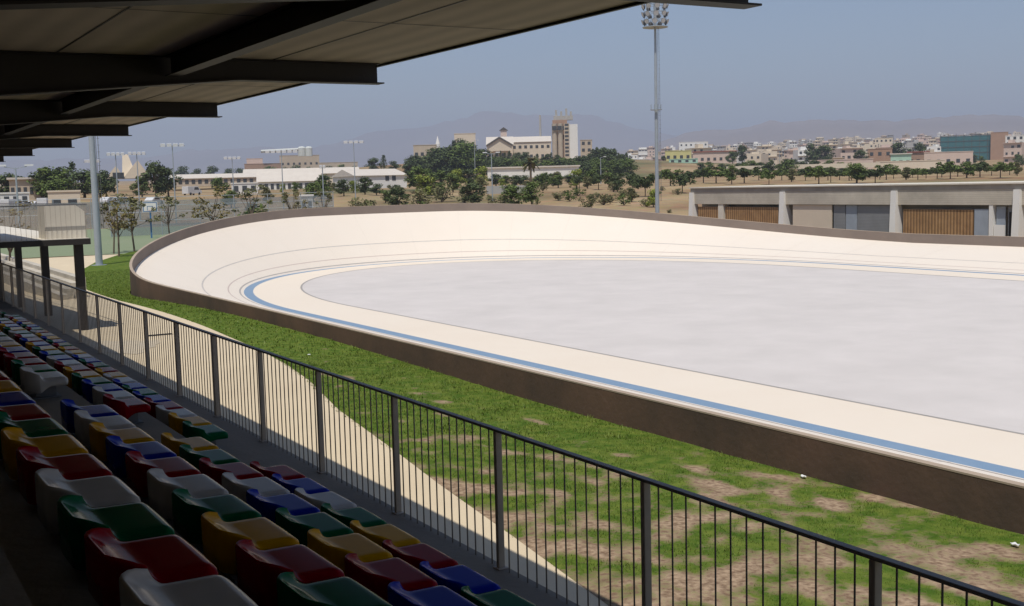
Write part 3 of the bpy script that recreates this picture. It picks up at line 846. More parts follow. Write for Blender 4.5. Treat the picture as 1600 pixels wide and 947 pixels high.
for i in range(30):
    px = 345+i*23+random.uniform(-9, 9); d = random.uniform(175, 320)
    x_, y_ = spot(px, d); hgt = random.uniform(2.2, 5.0); tp = hzn(px)-(terrain(x_, y_)+hgt)*1813/d
    place_tree(('mid1', 'olive1', 'mid2', 'light1', 'dark1')[i*7 % 5], px, d, tp, f'{("mid green", "olive", "leafy green", "pale green", "dark")[i*7 % 5]} bushy tree behind the track, {nth(i//5)} {("mid green", "olive", "leafy green", "pale green", "dark")[i*7 % 5]} one from the left', 'bushy trees on the ground behind the track', random.uniform(1.1, 1.7))
for i in range(60):
    px = 560+i*8.8+random.uniform(-6, 6); d = random.uniform(150, 380)
    x_, y_ = spot(px, d); hgt = random.choice((.7, .9, 1.1, 1.5, 2.4)); tp = hzn(px)-(terrain(x_, y_)+hgt)*1813/d
    place_tree(('sh1', 'sh1', 'sh2')[i % 3], px, d, tp, f'{("grey", "dull", "green")[i % 3]} scrub bush on the dry field, {nth(i//3)} {("grey", "dull", "green")[i % 3]} one from the left', 'scrub bushes on the dry field', random.uniform(1.0, 1.5), 'shrub')
# nearer pair of rows towards the dry field
for i, (px, d, t) in enumerate(((988, 230, 266), (1008, 215, 268), (1066, 225, 266), (962, 245, 268), (935, 250, 268), (905, 262, 270))):
    place_tree('row2', px, d, t, f'small dark tree on the dry field left of the concrete building, {nth(i)} planted', 'trees on the dry field', 1.1)['label'] = ['squat dark tree just left of the slender floodlight mast', 'low dark tree nearest the slender mast on its left', 'dark tree right of the slender floodlight mast', 'small dark tree on dry field left of the squat one', 'small dark tree below the grey mill tower', 'small dark tree left of the mill tower foot'][i]
# wood on the hill
hw = []
for i in range(36):
    px = 642+i*3.7+random.uniform(-2, 2)
    d = random.uniform(470, 560); top = 250-30*math.exp(-((px-716)/45)**2)+random.uniform(-7, 12)
    hw.append((px, d, top, random.choice(('dark1', 'dark2', 'con1', 'mid1'))))
for i in range(22):
    px = 772+i*5.0+random.uniform(-2, 2); hw.append((px, random.uniform(520, 590), 243-9*math.exp(-((px-800)/20)**2)+random.uniform(-6, 8), random.choice(('con1', 'con2', 'dark2', 'dark1'))))
for i in range(15):
    px = 905+i*5.7; hw.append((px, random.uniform(500, 580), 243-18*math.exp(-((px-948)/24)**2)+random.uniform(-3, 5), random.choice(('con2', 'dark1', 'dark2'))))
for i in range(40):
    hw.append((762+i*5.6+random.uniform(-2, 2), random.uniform(430, 500), 250+random.uniform(-5, 5)-(4 if i < 12 else 0), random.choice(('dark1', 'dark2', 'mid1', 'mid2'))))
hw.sort(); cnt = {}
for px, d, top, k in hw:
    kind = {'con': 'narrow dark conifer', 'dar': 'dark rounded tree', 'mid': 'green rounded tree'}[k[:3]]
    sec = 'left slope of the hill' if px < 770 else 'wood below the mill hall' if px < 885 else 'wood right of the mill tower'
    q = cnt.get((kind, sec), 0); cnt[(kind, sec)] = q+1
    place_tree(k, px, d, top, f'{kind} in the {sec}, {nth(q)} such from the left', 'trees of the wooded hill', random.uniform(1.25, 1.7) if k[:3] != 'con' else 1.3)
# bright bushes and trees in front of the hill
for key, px, d, t, w_, lab in (
    ('light1', 752, 300, 258, .95, 'bright yellow green round tree left of the double lamp post'),
    ('light1', 714, 290, 262, 1.0, 'bright green round tree between the dark wood and the yellow green one'),
    ('mid2', 652, 285, 258, 1.1, 'green leafy tree at the right end of the white shed'),
    ('olive1', 668, 240, 272, 1.3, 'olive bush tree below the dark wood'),
    ('sh1', 690, 215, 283, 1.0, 'dull olive shrub left of the pale track curve'),
    ('sh1', 655, 200, 290, 1.2, 'wide olive shrub just over the parapet wall'),
    ('mid1', 850, 285, 268, 1.1, 'green tree in front of the low white building'),
    ('mid2', 872, 280, 272, 1.3, 'low green tree right of the palm tree'),
    ('dark1', 806, 300, 272, 1.5, 'dark low tree left of the palm tree'),
    ('sh2', 837, 185, 304, .5, 'small bright green bush just over the parapet wall'),
    ('sh1', 872, 210, 296, 1.3, 'olive shrub on the dry field'), ('sh2', 903, 225, 290, 1.4, 'green shrub on the dry field below the mill tower'),
    ('sh1', 925, 205, 299, 1.1, 'small olive shrub on the dry slope'), ('sh1', 975, 215, 291, 1.0, 'olive shrub left of the slender mast'),
    ('olive1', 918, 262, 274, 1.3, 'olive tree below the mill tower'),
    ('sh2', 745, 220, 296, 1.0, 'low green bush left of the lamp post foot'), ('sh1', 725, 210, 298, 1.2, 'low olive bush on the dry bank'),
    ('dark1', 775, 330, 270, 1.5, 'dark bush tree under the left end of the low white building'), ('mid2', 790, 315, 273, 1.5, 'green bush tree under the low white building, left part'),
    ('dark2', 818, 325, 271, 1.3, 'dark bush tree directly left of the palm trunk'), ('mid1', 840, 320, 274, 1.4, 'green bush tree directly right of the palm trunk'),
    ('mid2', 862, 330, 270, 1.5, 'green bush tree under the middle of the low white building'), ('dark1', 889, 330, 271, 1.5, 'dark bush tree under the right end of the low white building'),
    ('mid2', 668, 330, 262, 1.3, 'green tree at the foot of the wooded hill, right of the white shed'), ('mid1', 690, 330, 264, 1.3, 'green tree at the foot of the wooded hill, middle'), ('dark1', 732, 330, 262, 1.4, 'dark tree at the foot of the wooded hill behind the bright ones'),
    ('sh1', 952, 200, 300, 1.5, 'wide olive scrub bush low on the dry slope'), ('sh1', 1010, 185, 306, 1.2, 'olive scrub bush left of the slender mast foot'), ('sh1', 780, 190, 303, 1.4, 'olive scrub bush in front of the low grey wall'),
    ('palm', 829, 270, 238, 1.0, 'palm tree with drooping fronds in front of the wood'),
    ('dark2', 537, 250, 276, 1.0, 'dark oval tree in front of the white shed'),
    ('dark1', 570, 255, 274, 1.1, 'dark round tree before the white shed wall'), ('dark2', 588, 250, 284, 1.3, 'low dark bush at the white shed corner'),
    ('dark2', 618, 255, 286, 1.4, 'low dark bush at the right end of the white shed'), ('mid1', 502, 240, 280, 1.1, 'green tree between the windowed shed and white shed'),
    ('con1', 601, 560, 241, 1.3, 'dark cone tree behind the white shed roof'), ('dark1', 585, 540, 245, 1.2, 'dark round tree behind the white shed roof'), ('dark2', 617, 545, 249, 1.2, 'dark bushy tree right of the cone tree'),
    ('sh1', 566, 165, 302, 1.0, 'olive shrub beyond the top of the bend'), ('sh2', 400, 120, 310, .9, 'green shrub behind the left bend wall'),
    ('dark1', 1160, 650, 224, .85, 'tall dark tree among houses right of the slender mast'), ('dark2', 1268, 660, 219, .8, 'tall dark tree left of a pair in the town'), ('dark1', 1288, 660, 224, 1.1, 'broad dark tree right of a pair in the town'),
    ('dark1', 1345, 585, 232, 1.0, 'dark tree beside the brown house'), ('dark2', 1404, 690, 217, 1.0, 'broad dark tree left of the teal glass block'), ('dark1', 1437, 690, 221, .9, 'dark round tree touching the glass block'),
    ('dark1', 1520, 700, 240, 1.3, 'dark tree below the teal glass block'), ('dark2', 1597, 560, 247, 1.1, 'dark tree at the far right edge'),
    ('mid1', 1115, 700, 247, 1.2, 'green tree in front of the long red roof'), ('dark2', 1230, 640, 246, 1.5, 'broad dark tree above the street tree row'),
    ('mid2', 1205, 640, 249, 1.5, 'green tree cluster left of the broad dark tree'), ('dark1', 1037, 640, 243, 1.2, 'dark tree just right of the slender mast'),
    ('con1', 115, 330, 250, 1.0, 'tall dark cypress left of the grey mast')):
    place_tree(key, px, d, t, lab, 'scattered trees and bushes around the site', w_*(1 if key == 'palm' else 1.25), 'shrub' if key[:2] == 'sh' else 'tree')
# left edge trees
for i, (key, px, d, t, w_) in enumerate((('dark1', 12, 310, 268, 1.2), ('dark2', 34, 320, 270, 1.2), ('dark1', 66, 300, 263, 1.2), ('mid1', 84, 290, 258, 1.3), ('dark2', 96, 295, 254, 1.0), ('mid2', 90, 260, 278, 1.5), ('dark1', 132, 310, 262, 1.3), ('mid1', 148, 300, 268, 1.0),
                                   ('dark2', 166, 315, 260, .8), ('dark1', 244, 270, 248, .8), ('dark2', 263, 275, 255, .8), ('mid1', 222, 280, 273, .9), ('dark1', 156, 300, 268, 1.0))):
    place_tree(key, px, d, t, ['dark tree at the far left edge', 'dark tree second from the left edge', 'dark tree left of the tall clump', 'green tree inside the tall clump', 'tallest dark tree of the left clump', 'low green tree before the left clump',
        'dark tree left of the grey mast', 'green tree just left of the grey mast', 'dark tree right of the grey mast', 'tall dark tree right of the tent roofed hall', 'dark tree second right of the tent roofed hall', 'green tree below the tent roofed hall', 'low dark tree just behind the grey mast'][i], 'trees beyond the courts', w_*1.35)
for i in range(16):
    px = 290+i*22+random.uniform(-6, 6)
    place_tree(random.choice(('dark1', 'dark2', 'mid1')), px, random.uniform(820, 900), 259+random.uniform(-4, 3), f'hazy low tree on the far skyline left of the hill, {nth(i)} from the left', 'far skyline trees', 1.3)
# young trees round the courts
for key, px, d, t, w_, lab in (('sp1', 180, 92, 299, 1.0, 'thin young tree with rusty leaves beside the grey mast'), ('sp2', 205, 99, 300, 1.1, 'thin young tree with yellowing leaves right of the rusty one'),
                               ('sp2', 262, 118, 300, 1.1, 'spindly young tree right of the basketball hoop'), ('sp1', 328, 112, 291, 1.25, 'bushy yellowing young tree behind the left bend'), ('sp2', 391, 118, 287, 1.2, 'green young tree behind the left bend, right of the bushy one'),
                               ('sp2', 455, 128, 294, 1.1, 'young olive tree left of the windowed shed end'), ('sp1', 467, 135, 300, .9, 'small rusty young tree over the bend wall'), ('sp2', 505, 142, 296, 1.0, 'pale young tree over the bend wall'),
                               ('sp2', 172, 97, 308, 1.0, 'short young tree half behind the grey mast'), ('sp1', 8, 75, 315, 1.3, 'rusty bush top at the left edge above the terrace')):
    place_tree(key, px, d, t, lab, 'young trees around the courts', w_*1.15)

# ------------------------------------------------------------------ courts
def cz(x, y): return terrain(x, y)
mb = MB()
A = [spot(p, d) for p, d in ((-60, 95), (150, 95), (300, 96), (420, 104), (420, 160), (300, 166), (150, 166), (-60, 166))]
nn = 10
for i in range(nn+1):
    for j in range(nn+1):
        px = lerp(-60, 460, i/nn); d = lerp(96, 168, j/nn); x, y = spot(px, d); mb.v.append((x, y, terrain(x, y)+.03))
for i in range(nn):
    for j in range(nn): mb.f.append((i*(nn+1)+j, i*(nn+1)+j+1, (i+1)*(nn+1)+j+1, (i+1)*(nn+1)+j)); mb.m.append(0)
struct(mb.build('sports_court', M['court']), 'faded green sports court behind the left bend', 'court')
def fence(p0, d0, p1, d1, H, step, label, infill):
    a, b = Vector((*spot(p0, d0), 0)), Vector((*spot(p1, d1), 0)); L = (b-a).length; n = max(2, int(L/step))
    z0 = terrain(a.x, a.y); t = thing('court_fence', label, 'fence', (a.x, a.y, z0))
    pts = [a.lerp(b, i/n) for i in range(n+1)]
    for p in pts:
        z = terrain(p.x, p.y)-z0
        mb = MB(); mb.tube((p.x-a.x, p.y-a.y, z), (p.x-a.x, p.y-a.y, z+H), .05, n=6); mb.build('post', M['galv'], t)
    mb = MB()
    for p, q in zip(pts, pts[1:]):
        zp, zq = terrain(p.x, p.y)-z0, terrain(q.x, q.y)-z0
        for hh in (H-.04, H*.5): mb.tube((p.x-a.x, p.y-a.y, zp+hh), (q.x-a.x, q.y-a.y, zq+hh), .03, n=5)
    mb.build('rail', M['galv'], t)
    mb = MB()
    for p, q in zip(pts, pts[1:]):
        zp, zq = terrain(p.x, p.y)-z0, terrain(q.x, q.y)-z0; d_ = (q-p).normalized(); nx_, ny_ = -d_.y*.01, d_.x*.01
        mb.hexa([(p.x-a.x+nx_, p.y-a.y+ny_, zp+.1), (q.x-a.x+nx_, q.y-a.y+ny_, zq+.1), (q.x-a.x-nx_, q.y-a.y-ny_, zq+.1), (p.x-a.x-nx_, p.y-a.y-ny_, zp+.1),
                 (p.x-a.x+nx_, p.y-a.y+ny_, zp+infill), (q.x-a.x+nx_, q.y-a.y+ny_, zq+infill), (q.x-a.x-nx_, q.y-a.y-ny_, zq+infill), (p.x-a.x-nx_, p.y-a.y-ny_, zp+infill)])
    mb.build('netting', M['screen'], t)
fence(-40, 168, 520, 172, 4.2, 4.5, 'tall court fence hung with blue grey windbreak netting', 3.7)
fence(170, 133, 470, 140, 3.4, 4.5, 'lower netted fence across the green court behind the hoop', 1.3)

hx, hy = spot(233, 126); hz = terrain(hx, hy); a = bearing(233)
hp = thing('basketball_hoop', 'basketball hoop with white backboard on a blue post', 'basketball hoop', (hx, hy, hz), -a)
mb = MB(); mb.bar((0, .9, 0), (0, .9, 3.0), .16, .16); mb.bar((0, .9, 2.95), (0, .05, 3.1), .1, .1); mb.build('post', M['hoop_blue'], hp)
mb = MB(); mb.box(-.75, .75, -.02, .02, 2.75, 3.85); bbd = mb.build('backboard', M['plaster_white'], hp)
mb = MB()
for (x0, x1, z0, z1) in ((-.7, -.62, 2.8, 3.8), (.62, .7, 2.8, 3.8), (-.62, .62, 2.8, 2.88), (-.62, .62, 3.72, 3.8), (-.3, -.24, 2.95, 3.4), (.24, .3, 2.95, 3.4), (-.24, .24, 3.34, 3.4)): mb.box(x0, x1, -.026, -.021, z0, z1)
mb.build('marking', M['hoop_blue'], bbd)
mb = MB()
for i in range(14): mb.tube((.23*math.cos(i*.449), -.30+.23*math.sin(i*.449), 2.95), (.23*math.cos((i+1)*.449), -.30+.23*math.sin((i+1)*.449), 2.95), .012, n=5)
mb.build('ring', M['car_red'], hp)

# floodlight poles of the courts
def lightpole(px, d, top, nl, wpx, label):
    x, y = spot(px, d); z0 = terrain(x, y); H = zat(px, top, d)-z0; W = wpx*d/1813
    t = thing('court_floodlight', label, 'floodlight', (x, y, z0), -bearing(px), 'floodlight poles of the courts')
    mb = MB(); mb.tube((0, 0, 0), (0, 0, H), .11, .07, 7); mb.build('pole', M['galv'], t)
    mb = MB(); mb.bar((-W/2, 0, H), (W/2, 0, H), .09, .09); mb.build('crossbar', M['galv_dark'], t)
    for i in range(nl):
        mb = MB(); u = -W/2+W*(i+.5)/nl; s = W/nl*.38
        mb.hexa([(u-s, -.30, H-.12), (u+s, -.30, H-.12), (u+s, .1, H+.06), (u-s, .1, H+.06), (u-s, -.34, H+.32), (u+s, -.34, H+.32), (u+s, .14, H+.38), (u-s, .14, H+.38)])
        mb.build('lamp', M['lamp'], t)
for a in ((217, 185, 241, 4, 26, 'court floodlight pole in front of the tent roofed hall'), (184, 180, 242, 4, 26, 'court floodlight pole just right of the grey mast'), (273, 175, 228, 4, 36, 'tallest court floodlight pole right of the tent roofed hall'), (555, 210, 223, 4, 32, 'court floodlight pole rising above the white shed'),
          (442, 205, 238, 6, 50, 'court floodlight pole with widest lamp bar before the works'), (365, 215, 248, 4, 26, 'low court floodlight pole left of the works'), (505, 180, 262, 2, 10, 'thin pole with two small lamps before the white shed'), (147, 200, 253, 2, 24, 'small court floodlight pole hidden beside the grey mast')):
    lightpole(*a)
def lamppost(px, d, top, label, double=True):
    x, y = spot(px, d); z0 = terrain(x, y); H = zat(px, top, d)-z0
    t = thing('lamp_post', label, 'lamp post', (x, y, z0), -bearing(px), 'street lamp posts')
    mb = MB(); mb.tube((0, 0, 0), (0, 0, H), .13, .07, 8); mb.build('pole', M['galv'], t)
    for s in ((-1, 1) if double else (1,)):
        mb = MB(); mb.bar((0, 0, H-.1), (s*1.0, 0, H+.1), .07, .07); ar = mb.build('arm', M['galv'], t)
        mb = MB(); mb.box(min(s*.8, s*1.6), max(s*.8, s*1.6), -.16, .16, H+.13, H+.3); mb.build('lamp_head', M['lamp'], ar)
lamppost(769, 215, 240, 'pale double armed lamp post in front of the wood'); lamppost(27, 120, 262, 'pale street lamp at the far left above the terrace'); lamppost(743, 400, 220, 'thin lamp post against the dark hill trees', False)
lamppost(1218, 520, 236, 'thin lamp post among the town houses', False); lamppost(939, 330, 246, 'thin lamp post in front of the wood right of the mill tower', False)

# ------------------------------------------------------------------ buildings of the background
WIN = MB().box(-.5, .5, -.06, .06, 0, 1).build('window', M['window']); win_me = WIN.data; bpy.data.objects.remove(WIN)
def window(parent, x, y, z, w_, h, m=None, rz=0):
    o = bpy.data.objects.new('window', win_me); col.objects.link(o); o.parent = parent; o.location = (x, y, z); o.scale = (w_, 1, h); o.rotation_euler.z = rz; return o
def block(name, label, cat, p0, p1, top, d, m, depth=12, group=None, base=None, nwin=0, storeys=1, roof=None, rz=0, gable=0, parapet=True, win=None):
    pc = (p0+p1)/2; x, y = spot(pc, d); z0 = terrain(x, y)-.3 if base is None else zat(pc, base, d)-.3
    W = (p1-p0)*d/1813/max(.5, math.cos(rz)); H = zat(pc, top, d)-z0
    t = thing(name, label, cat, (x, y, z0), -bearing(pc)+rz, group)
    mb = MB(); mb.box(-W/2, W/2, 0, depth, 0, H-gable); 
    if parapet and not gable: mb.box(-W/2-.15, W/2+.15, -.15, depth+.15, H-.003, H+.28)
    mb.build('wall', M[m], t)
    if gable:
        mb = MB(); hg = H-gable
        mb.prism([(-.5, hg-.05), (depth+.5, hg-.05), (depth+.5, hg+.1), (depth/2, H), (-.5, hg+.1)], 'x', -W/2-.4, W/2+.4); mb.build('roof', M[roof or 'roof_pale'], t)
    elif roof:
        mb = MB(); mb.box(-W/2-.5, W/2+.5, -.6, depth+.5, H+.283, H+.75); mb.build('roof', M[roof], t)
    hs = (H-gable)/storeys
    for s in range(storeys):
        for i in range(nwin):
            u = -W/2+W*(i+.5)/nwin; ww, wh = (win or (min(1.6, W/nwin*.55), min(1.7, hs*.5)))
            window(t, u, -.03, s*hs+hs*.32, ww, wh)
    return t
# works and sheds on the left
block('long_shed', 'long low shed with pale roof at left of the works', 'shed', 272, 405, 271, 420, 'plaster_beige', 16, base=289, roof='roof_pale', gable=1.6, nwin=14)
block('windowed_shed', 'white shed with a row of dark windows behind the young trees', 'shed', 405, 500, 263, 380, 'plaster_white', 18, base=299, roof='roof_pale', gable=4.2, nwin=11)
block('cream_shed', 'cream shed with long pale roof behind the windowed shed', 'shed', 385, 560, 262, 460, 'plaster_cream', 18, base=293, roof='roof_pale', gable=2.5, nwin=8)
t = block('white_shed', 'big white gabled shed right of the works', 'shed', 556, 636, 263, 360, 'plaster_white', 22, base=297, roof='roof_pale', gable=2.2, rz=.35)
for u in (2.0, 4.2): window(t, u, -.03, 3.2, 1.2, 1.6)
block('low_white_store', 'small low white store with flat roof among the young trees', 'shed', 363, 402, 287, 300, 'plaster_white', 8, base=303, nwin=3)
block('pump_house', 'small pale hut in front of the windowed shed', 'hut', 469, 488, 307, 180, 'plaster_white', 3, nwin=2)
block('works_hall', 'pinkish brown works hall with flat roof on the left skyline', 'factory', 388, 412, 248, 900, 'plaster_pink', 30, nwin=4, storeys=2)
block('works_hall', 'wide beige works hall under the twin white tanks', 'factory', 440, 500, 243, 900, 'plaster_beige', 40, nwin=7, storeys=2)
block('works_hall', 'low brown works building with chimneys at far left of works', 'factory', 385, 440, 256, 880, 'plaster_brown', 30, nwin=6)
block('works_hall', 'low beige works annex right of the twin tanks', 'factory', 500, 560, 254, 900, 'plaster_beige', 30, nwin=6)
for px, w_, lab in ((474, 12, 'left of two white storage tanks on the works roof'), (485, 11, 'right of two white storage tanks on the works roof')):
    x, y = spot(px, 885); r = w_*885/1813/2; zb = zat(px, 244, 885); zt = zat(px, 229, 885)
    mb = MB(); mb.lathe([(r, 0), (r, zt-zb-1), (r*.6, zt-zb), (.01, zt-zb+.2)], 14); tag(mb.build('storage_tank', M['tank'], o=(0, 0, 0)), lab, 'tank', 'white storage tanks of the works').location = (x, y, zb)
x, y = spot(449, 880); mb = MB(); z = zat(449, 236, 880); mb.tube((x-18, y+3, z), (x+8, y-5, z+1), 1.1, n=8); tag(mb.build('conveyor_duct', M['tank'], o=(x, y, z)), 'pale horizontal duct leading to the white tanks', 'duct')
# tent roofed hall
x, y = spot(200, 340); z0 = zat(200, 279, 340); sc_ = 340/1813
t = thing('tent_roofed_hall', 'cream hall with steep tent roof and small top tower', 'hall', (x, y, z0), -bearing(200))
for s, wl, hh, nm in ((-17, 28, 19, 'roof'), (14, 40, 27, 'roof')):
    mb = MB(); u0, u1, um = (s-wl/2)*sc_, (s+wl/2)*sc_, s*sc_
    mb.prism([(u0, 0), (u1, 0), (um+2*sc_, hh*sc_)], 'y', -.5, 9); mb.build('roof', M['plaster_cream'], t)
mb = MB(); mb.hexa([(-7*sc_, 1, 0), (15*sc_, 1, 0), (15*sc_, 8, 0), (-7*sc_, 8, 0), (-5*sc_, 3, 36*sc_), (3*sc_, 3, 36*sc_), (3*sc_, 6, 36*sc_), (-5*sc_, 6, 36*sc_)]); mb.build('tower', M['plaster_cream'], t)
mb = MB(); mb.box(-20*sc_, -4*sc_, -.8, -.51, 0, 9*sc_); mb.build('door', M['window'], t)
# hall and mill on the hill
d = 640
block('mill_hall', 'large cream gabled mill hall on the wooded hill', 'factory', 762, 803, 212, d, 'plaster_cream', 30, base=252, gable=5, roof='roof_pale', nwin=4)
t = block('mill_hall', 'wide cream mill hall with roof vent beside the gabled one', 'factory', 792, 862, 212, d+30, 'plaster_cream', 24, base=250, gable=3.6, roof='roof_pale', nwin=8, storeys=2)
sc_ = d/1813
mb = MB(); u = -26*sc_; hh = (252-212)*sc_
x, y = spot(800, d+30); z = zat(800, 215, d+30)
tt = thing('roof_vent', 'brown ventilator tower on the mill hall ridge', 'vent', (x, y+8, z), -bearing(800))
MB().box(-1.8, 1.8, 0, 4, 0, 4.5).build('vent_box', M['plaster_pink'], tt); MB().prism([(-2.6, 4.5), (2.6, 4.5), (0, 6.4)], 'y', -.5, 4.5).build('vent_roof', M['roof_dark'], tt)
# dark gable frame of the first hall
x, y = spot(782, d-4); z = zat(782, 230, d-4); tt = thing('gable_canopy', 'dark edged gable roof on the front of the mill hall', 'gable', (x, y, z), -bearing(782))
for s in (-1, 1): MB().bar((s*20*sc_, 0, 1), (0, 0, 15*sc_), .6, .9).build('roof_edge', M['roof_dark'], tt)
MB().prism([(-19*sc_, -2), (19*sc_, -2), (19*sc_, .8), (0, 14*sc_), (-19*sc_, .8)], 'y', .5, 2).build('wall', M['plaster_cream'], tt)
block('hilltop_house', 'beige flat house half hidden by the left hill trees', 'house', 648, 684, 227, 600, 'plaster_beige', 14, base=250, nwin=4)
block('hilltop_house', 'pale flat roofed house behind the top of the hill trees', 'house', 712, 745, 209, 660, 'plaster_cream', 14, base=240, nwin=4)
x, y = spot(686, 620); mb = MB(); mb.lathe([(1.4, zat(686, 250, 620)), (1.2, zat(686, 225, 620)), (.3, zat(686, 215, 620)), (.01, zat(686, 212, 620))], 10, (x, y)); tag(mb.build('white_spire', M['plaster_white'], o=(x, y, zat(686, 250, 620))), 'small white pointed spire left of the dark hill trees', 'spire')
x, y = spot(846, 690); mb = MB(); zz = zat(846, 235, 690); mb.tube((x, y, zz-8), (x, y, zat(846, 180, 690)), .8, .6, 10); tag(mb.build('chimney_stack', M['plaster_grey'], o=(x, y, zz-8)), 'slender pale chimney left of the mill tower', 'chimney')
# mill tower
d = 620; k = d/1813
x, y = spot(885, d); z0 = zat(885, 250, d)
t = thing('mill_tower', 'tall mill tower of concrete silos with a white right side', 'tower', (x, y, z0), -bearing(885))
HT = zat(885, 184, d)-z0
for u in (-17, -8):
    mb = MB(); mb.tube((u*k, 0, 0), (u*k, 0, HT-3), 4.0*k, n=16); mb.build('silo', M['silo'], t)
MB().box(-20*k, 3*k, 1.5, 9, 0, HT-1).build('core', M['plaster_brown'], t)
mb = MB(); mb.box(-2*k, 6*k, -1, 1.4, 0, HT-3); tw_ = mb.build('stair_tower', M['plaster_beige'], t)
for i in range(9): window(t, 2*k, -1.03, 2+i*2.0, 2.0, 1.1)
for i in range(3): window(t, (-17+8*i)*k, -.6-4.0*k*(i < 2), HT-6.5, 2.4, 2.2)
MB().box(6.2*k, 19*k, -.5, 9, 0, HT-3.5).build('white_block', M['plaster_white'], t)
MB().box(-18*k, 12*k, 2, 8, HT-.997, HT+1.2).build('roof_house', M['plaster_grey'], t)
for u, hh in ((-14, 3.2), (-6, 2.4), (2, 3.8), (9, 2.2)): MB().box((u-1.6)*k, (u+1.6)*k, 3, 6, HT+1.203, HT+1.2+hh).build('plant_unit', M['plaster_grey'], t)
block('mill_annex', 'beige lower block right of the mill tower', 'factory', 908, 926, 219, 640, 'plaster_beige', 10, base=250, nwin=2, storeys=3)
block('low_white_building', 'long low white building in front of the wood', 'building', 762, 905, 263, 420, 'plaster_white', 10, base=276, nwin=0, roof='roof_pale')
block('low_grey_wall', 'low grey wall beside the foot of the double armed lamp post', 'wall', 760, 826, 290, 225, 'plaster_grey', .4, parapet=False, base=300)

# town landmarks on the right
block('yellow_house', 'yellow house behind the slender mast', 'house', 1040, 1080, 236, 640, 'plaster_yellow', 12, nwin=4)
block('mint_house', 'mint green low house in front of the yellow one', 'house', 1046, 1090, 249, 600, 'plaster_mint', 10, nwin=4)
block('red_roofed_hall', 'long brown hall with dark red roof in the town', 'house', 1084, 1150, 238, 680, 'plaster_pink', 14, nwin=7, roof='roof_red')
t = block('glass_office', 'teal glass office block on the right skyline', 'office', 1474, 1549, 213, 900, 'glass_teal', 24)
W = 75*900/1813
for i in range(8): MB().box(-W/2+W*i/7-.15, -W/2+W*i/7+.15, -.2, -.003, 0, 20).build('mullion', M['roof_dark'], t)
for i in range(4): MB().box(-W/2, W/2, -.26, -.205, 6+i*4.2, 6.35+i*4.2).build('floor_band', M['roof_dark'], t)
block('brown_tower_block', 'tan tower block joined to the right of the glass office', 'office', 1549, 1572, 207, 895, 'plaster_brown', 20, nwin=0)
block('brown_house', 'brown house with dark openings below the town trees', 'house', 1357, 1392, 233, 600, 'plaster_brown', 12, nwin=3, storeys=2)
block('teal_roofed_house', 'low house with teal and red roof right of the brown house', 'house', 1393, 1422, 242, 600, 'plaster_mint', 10, nwin=3, roof='roof_pale')
block('red_house', 'low dark red house left of the white villa', 'house', 1420, 1449, 239, 620, 'plaster_brown', 10, nwin=3, roof='roof_red')
block('white_villa', 'wide pale pink villa with deep dark openings', 'house', 1448, 1515, 238, 560, 'plaster_pink', 14, nwin=5)
block('long_pink_wall', 'long pale pink garden building behind the street trees', 'building', 1268, 1360, 250, 500, 'plaster_pink', 8, nwin=0)
block('long_cream_store', 'long cream store behind the street trees at centre right', 'building', 1374, 1470, 252, 480, 'plaster_cream', 8, nwin=0)
block('white_block', 'tall white apartment block at the right edge', 'apartment block', 1573, 1606, 212, 800, 'plaster_white', 16, nwin=4, storeys=5)
block('white_apartments', 'bright white apartment cluster right of the slender mast', 'apartment block', 1062, 1106, 222, 1150, 'plaster_white', 16, nwin=6, storeys=4)
block('layered_villa', 'tiered cream villa with balconies left of the town trees', 'house', 1368, 1393, 216, 1100, 'plaster_cream', 16, nwin=4, storeys=4)
block('garden_wall', 'long low cream wall between the street trees and the hedge line', 'wall', 1140, 1366, 257, 430, 'plaster_cream', .4, parapet=False, base=263)
# hillside town
cols = [('plaster_white', 'white'), ('plaster_cream', 'cream'), ('plaster_pink', 'pale pink'), ('plaster_beige', 'beige'), ('plaster_white', 'white'), ('plaster_cream', 'cream'), ('plaster_grey', 'grey')]
town = []
rt = random.Random(21)
for d, step, p0, wr in ((720, 44, 1095, (20, 36)), (900, 27, 985, (16, 30)), (1080, 23, 985, (13, 26)), (1280, 20, 985, (11, 22)), (1500, 18, 1000, (10, 19)), (1750, 16, 1060, (9, 16)), (2050, 15, 1150, (8, 14)), (2300, 14, 1240, (7, 12))):
    px = p0+rt.uniform(0, 8)
    while px < 1602:
        w_ = rt.uniform(*wr)
        if d < 1150 and 1462 < px < 1580: px += step; continue
        if rt.random() < .97: town.append((px, w_, d*rt.uniform(.95, 1.05), rt.choice(cols), rt.choice((1, 2, 2, 3, 3, 4))))
        px += step*rt.uniform(.6, 1.1)
town.sort(key=lambda r: r[0]); cnt = {}
SECT = ((1100, 'near the slender mast'), (1200, 'above the long red roof'), (1330, 'above the street trees'), (1470, 'left of the glass office'), (1999, 'around the glass office'))
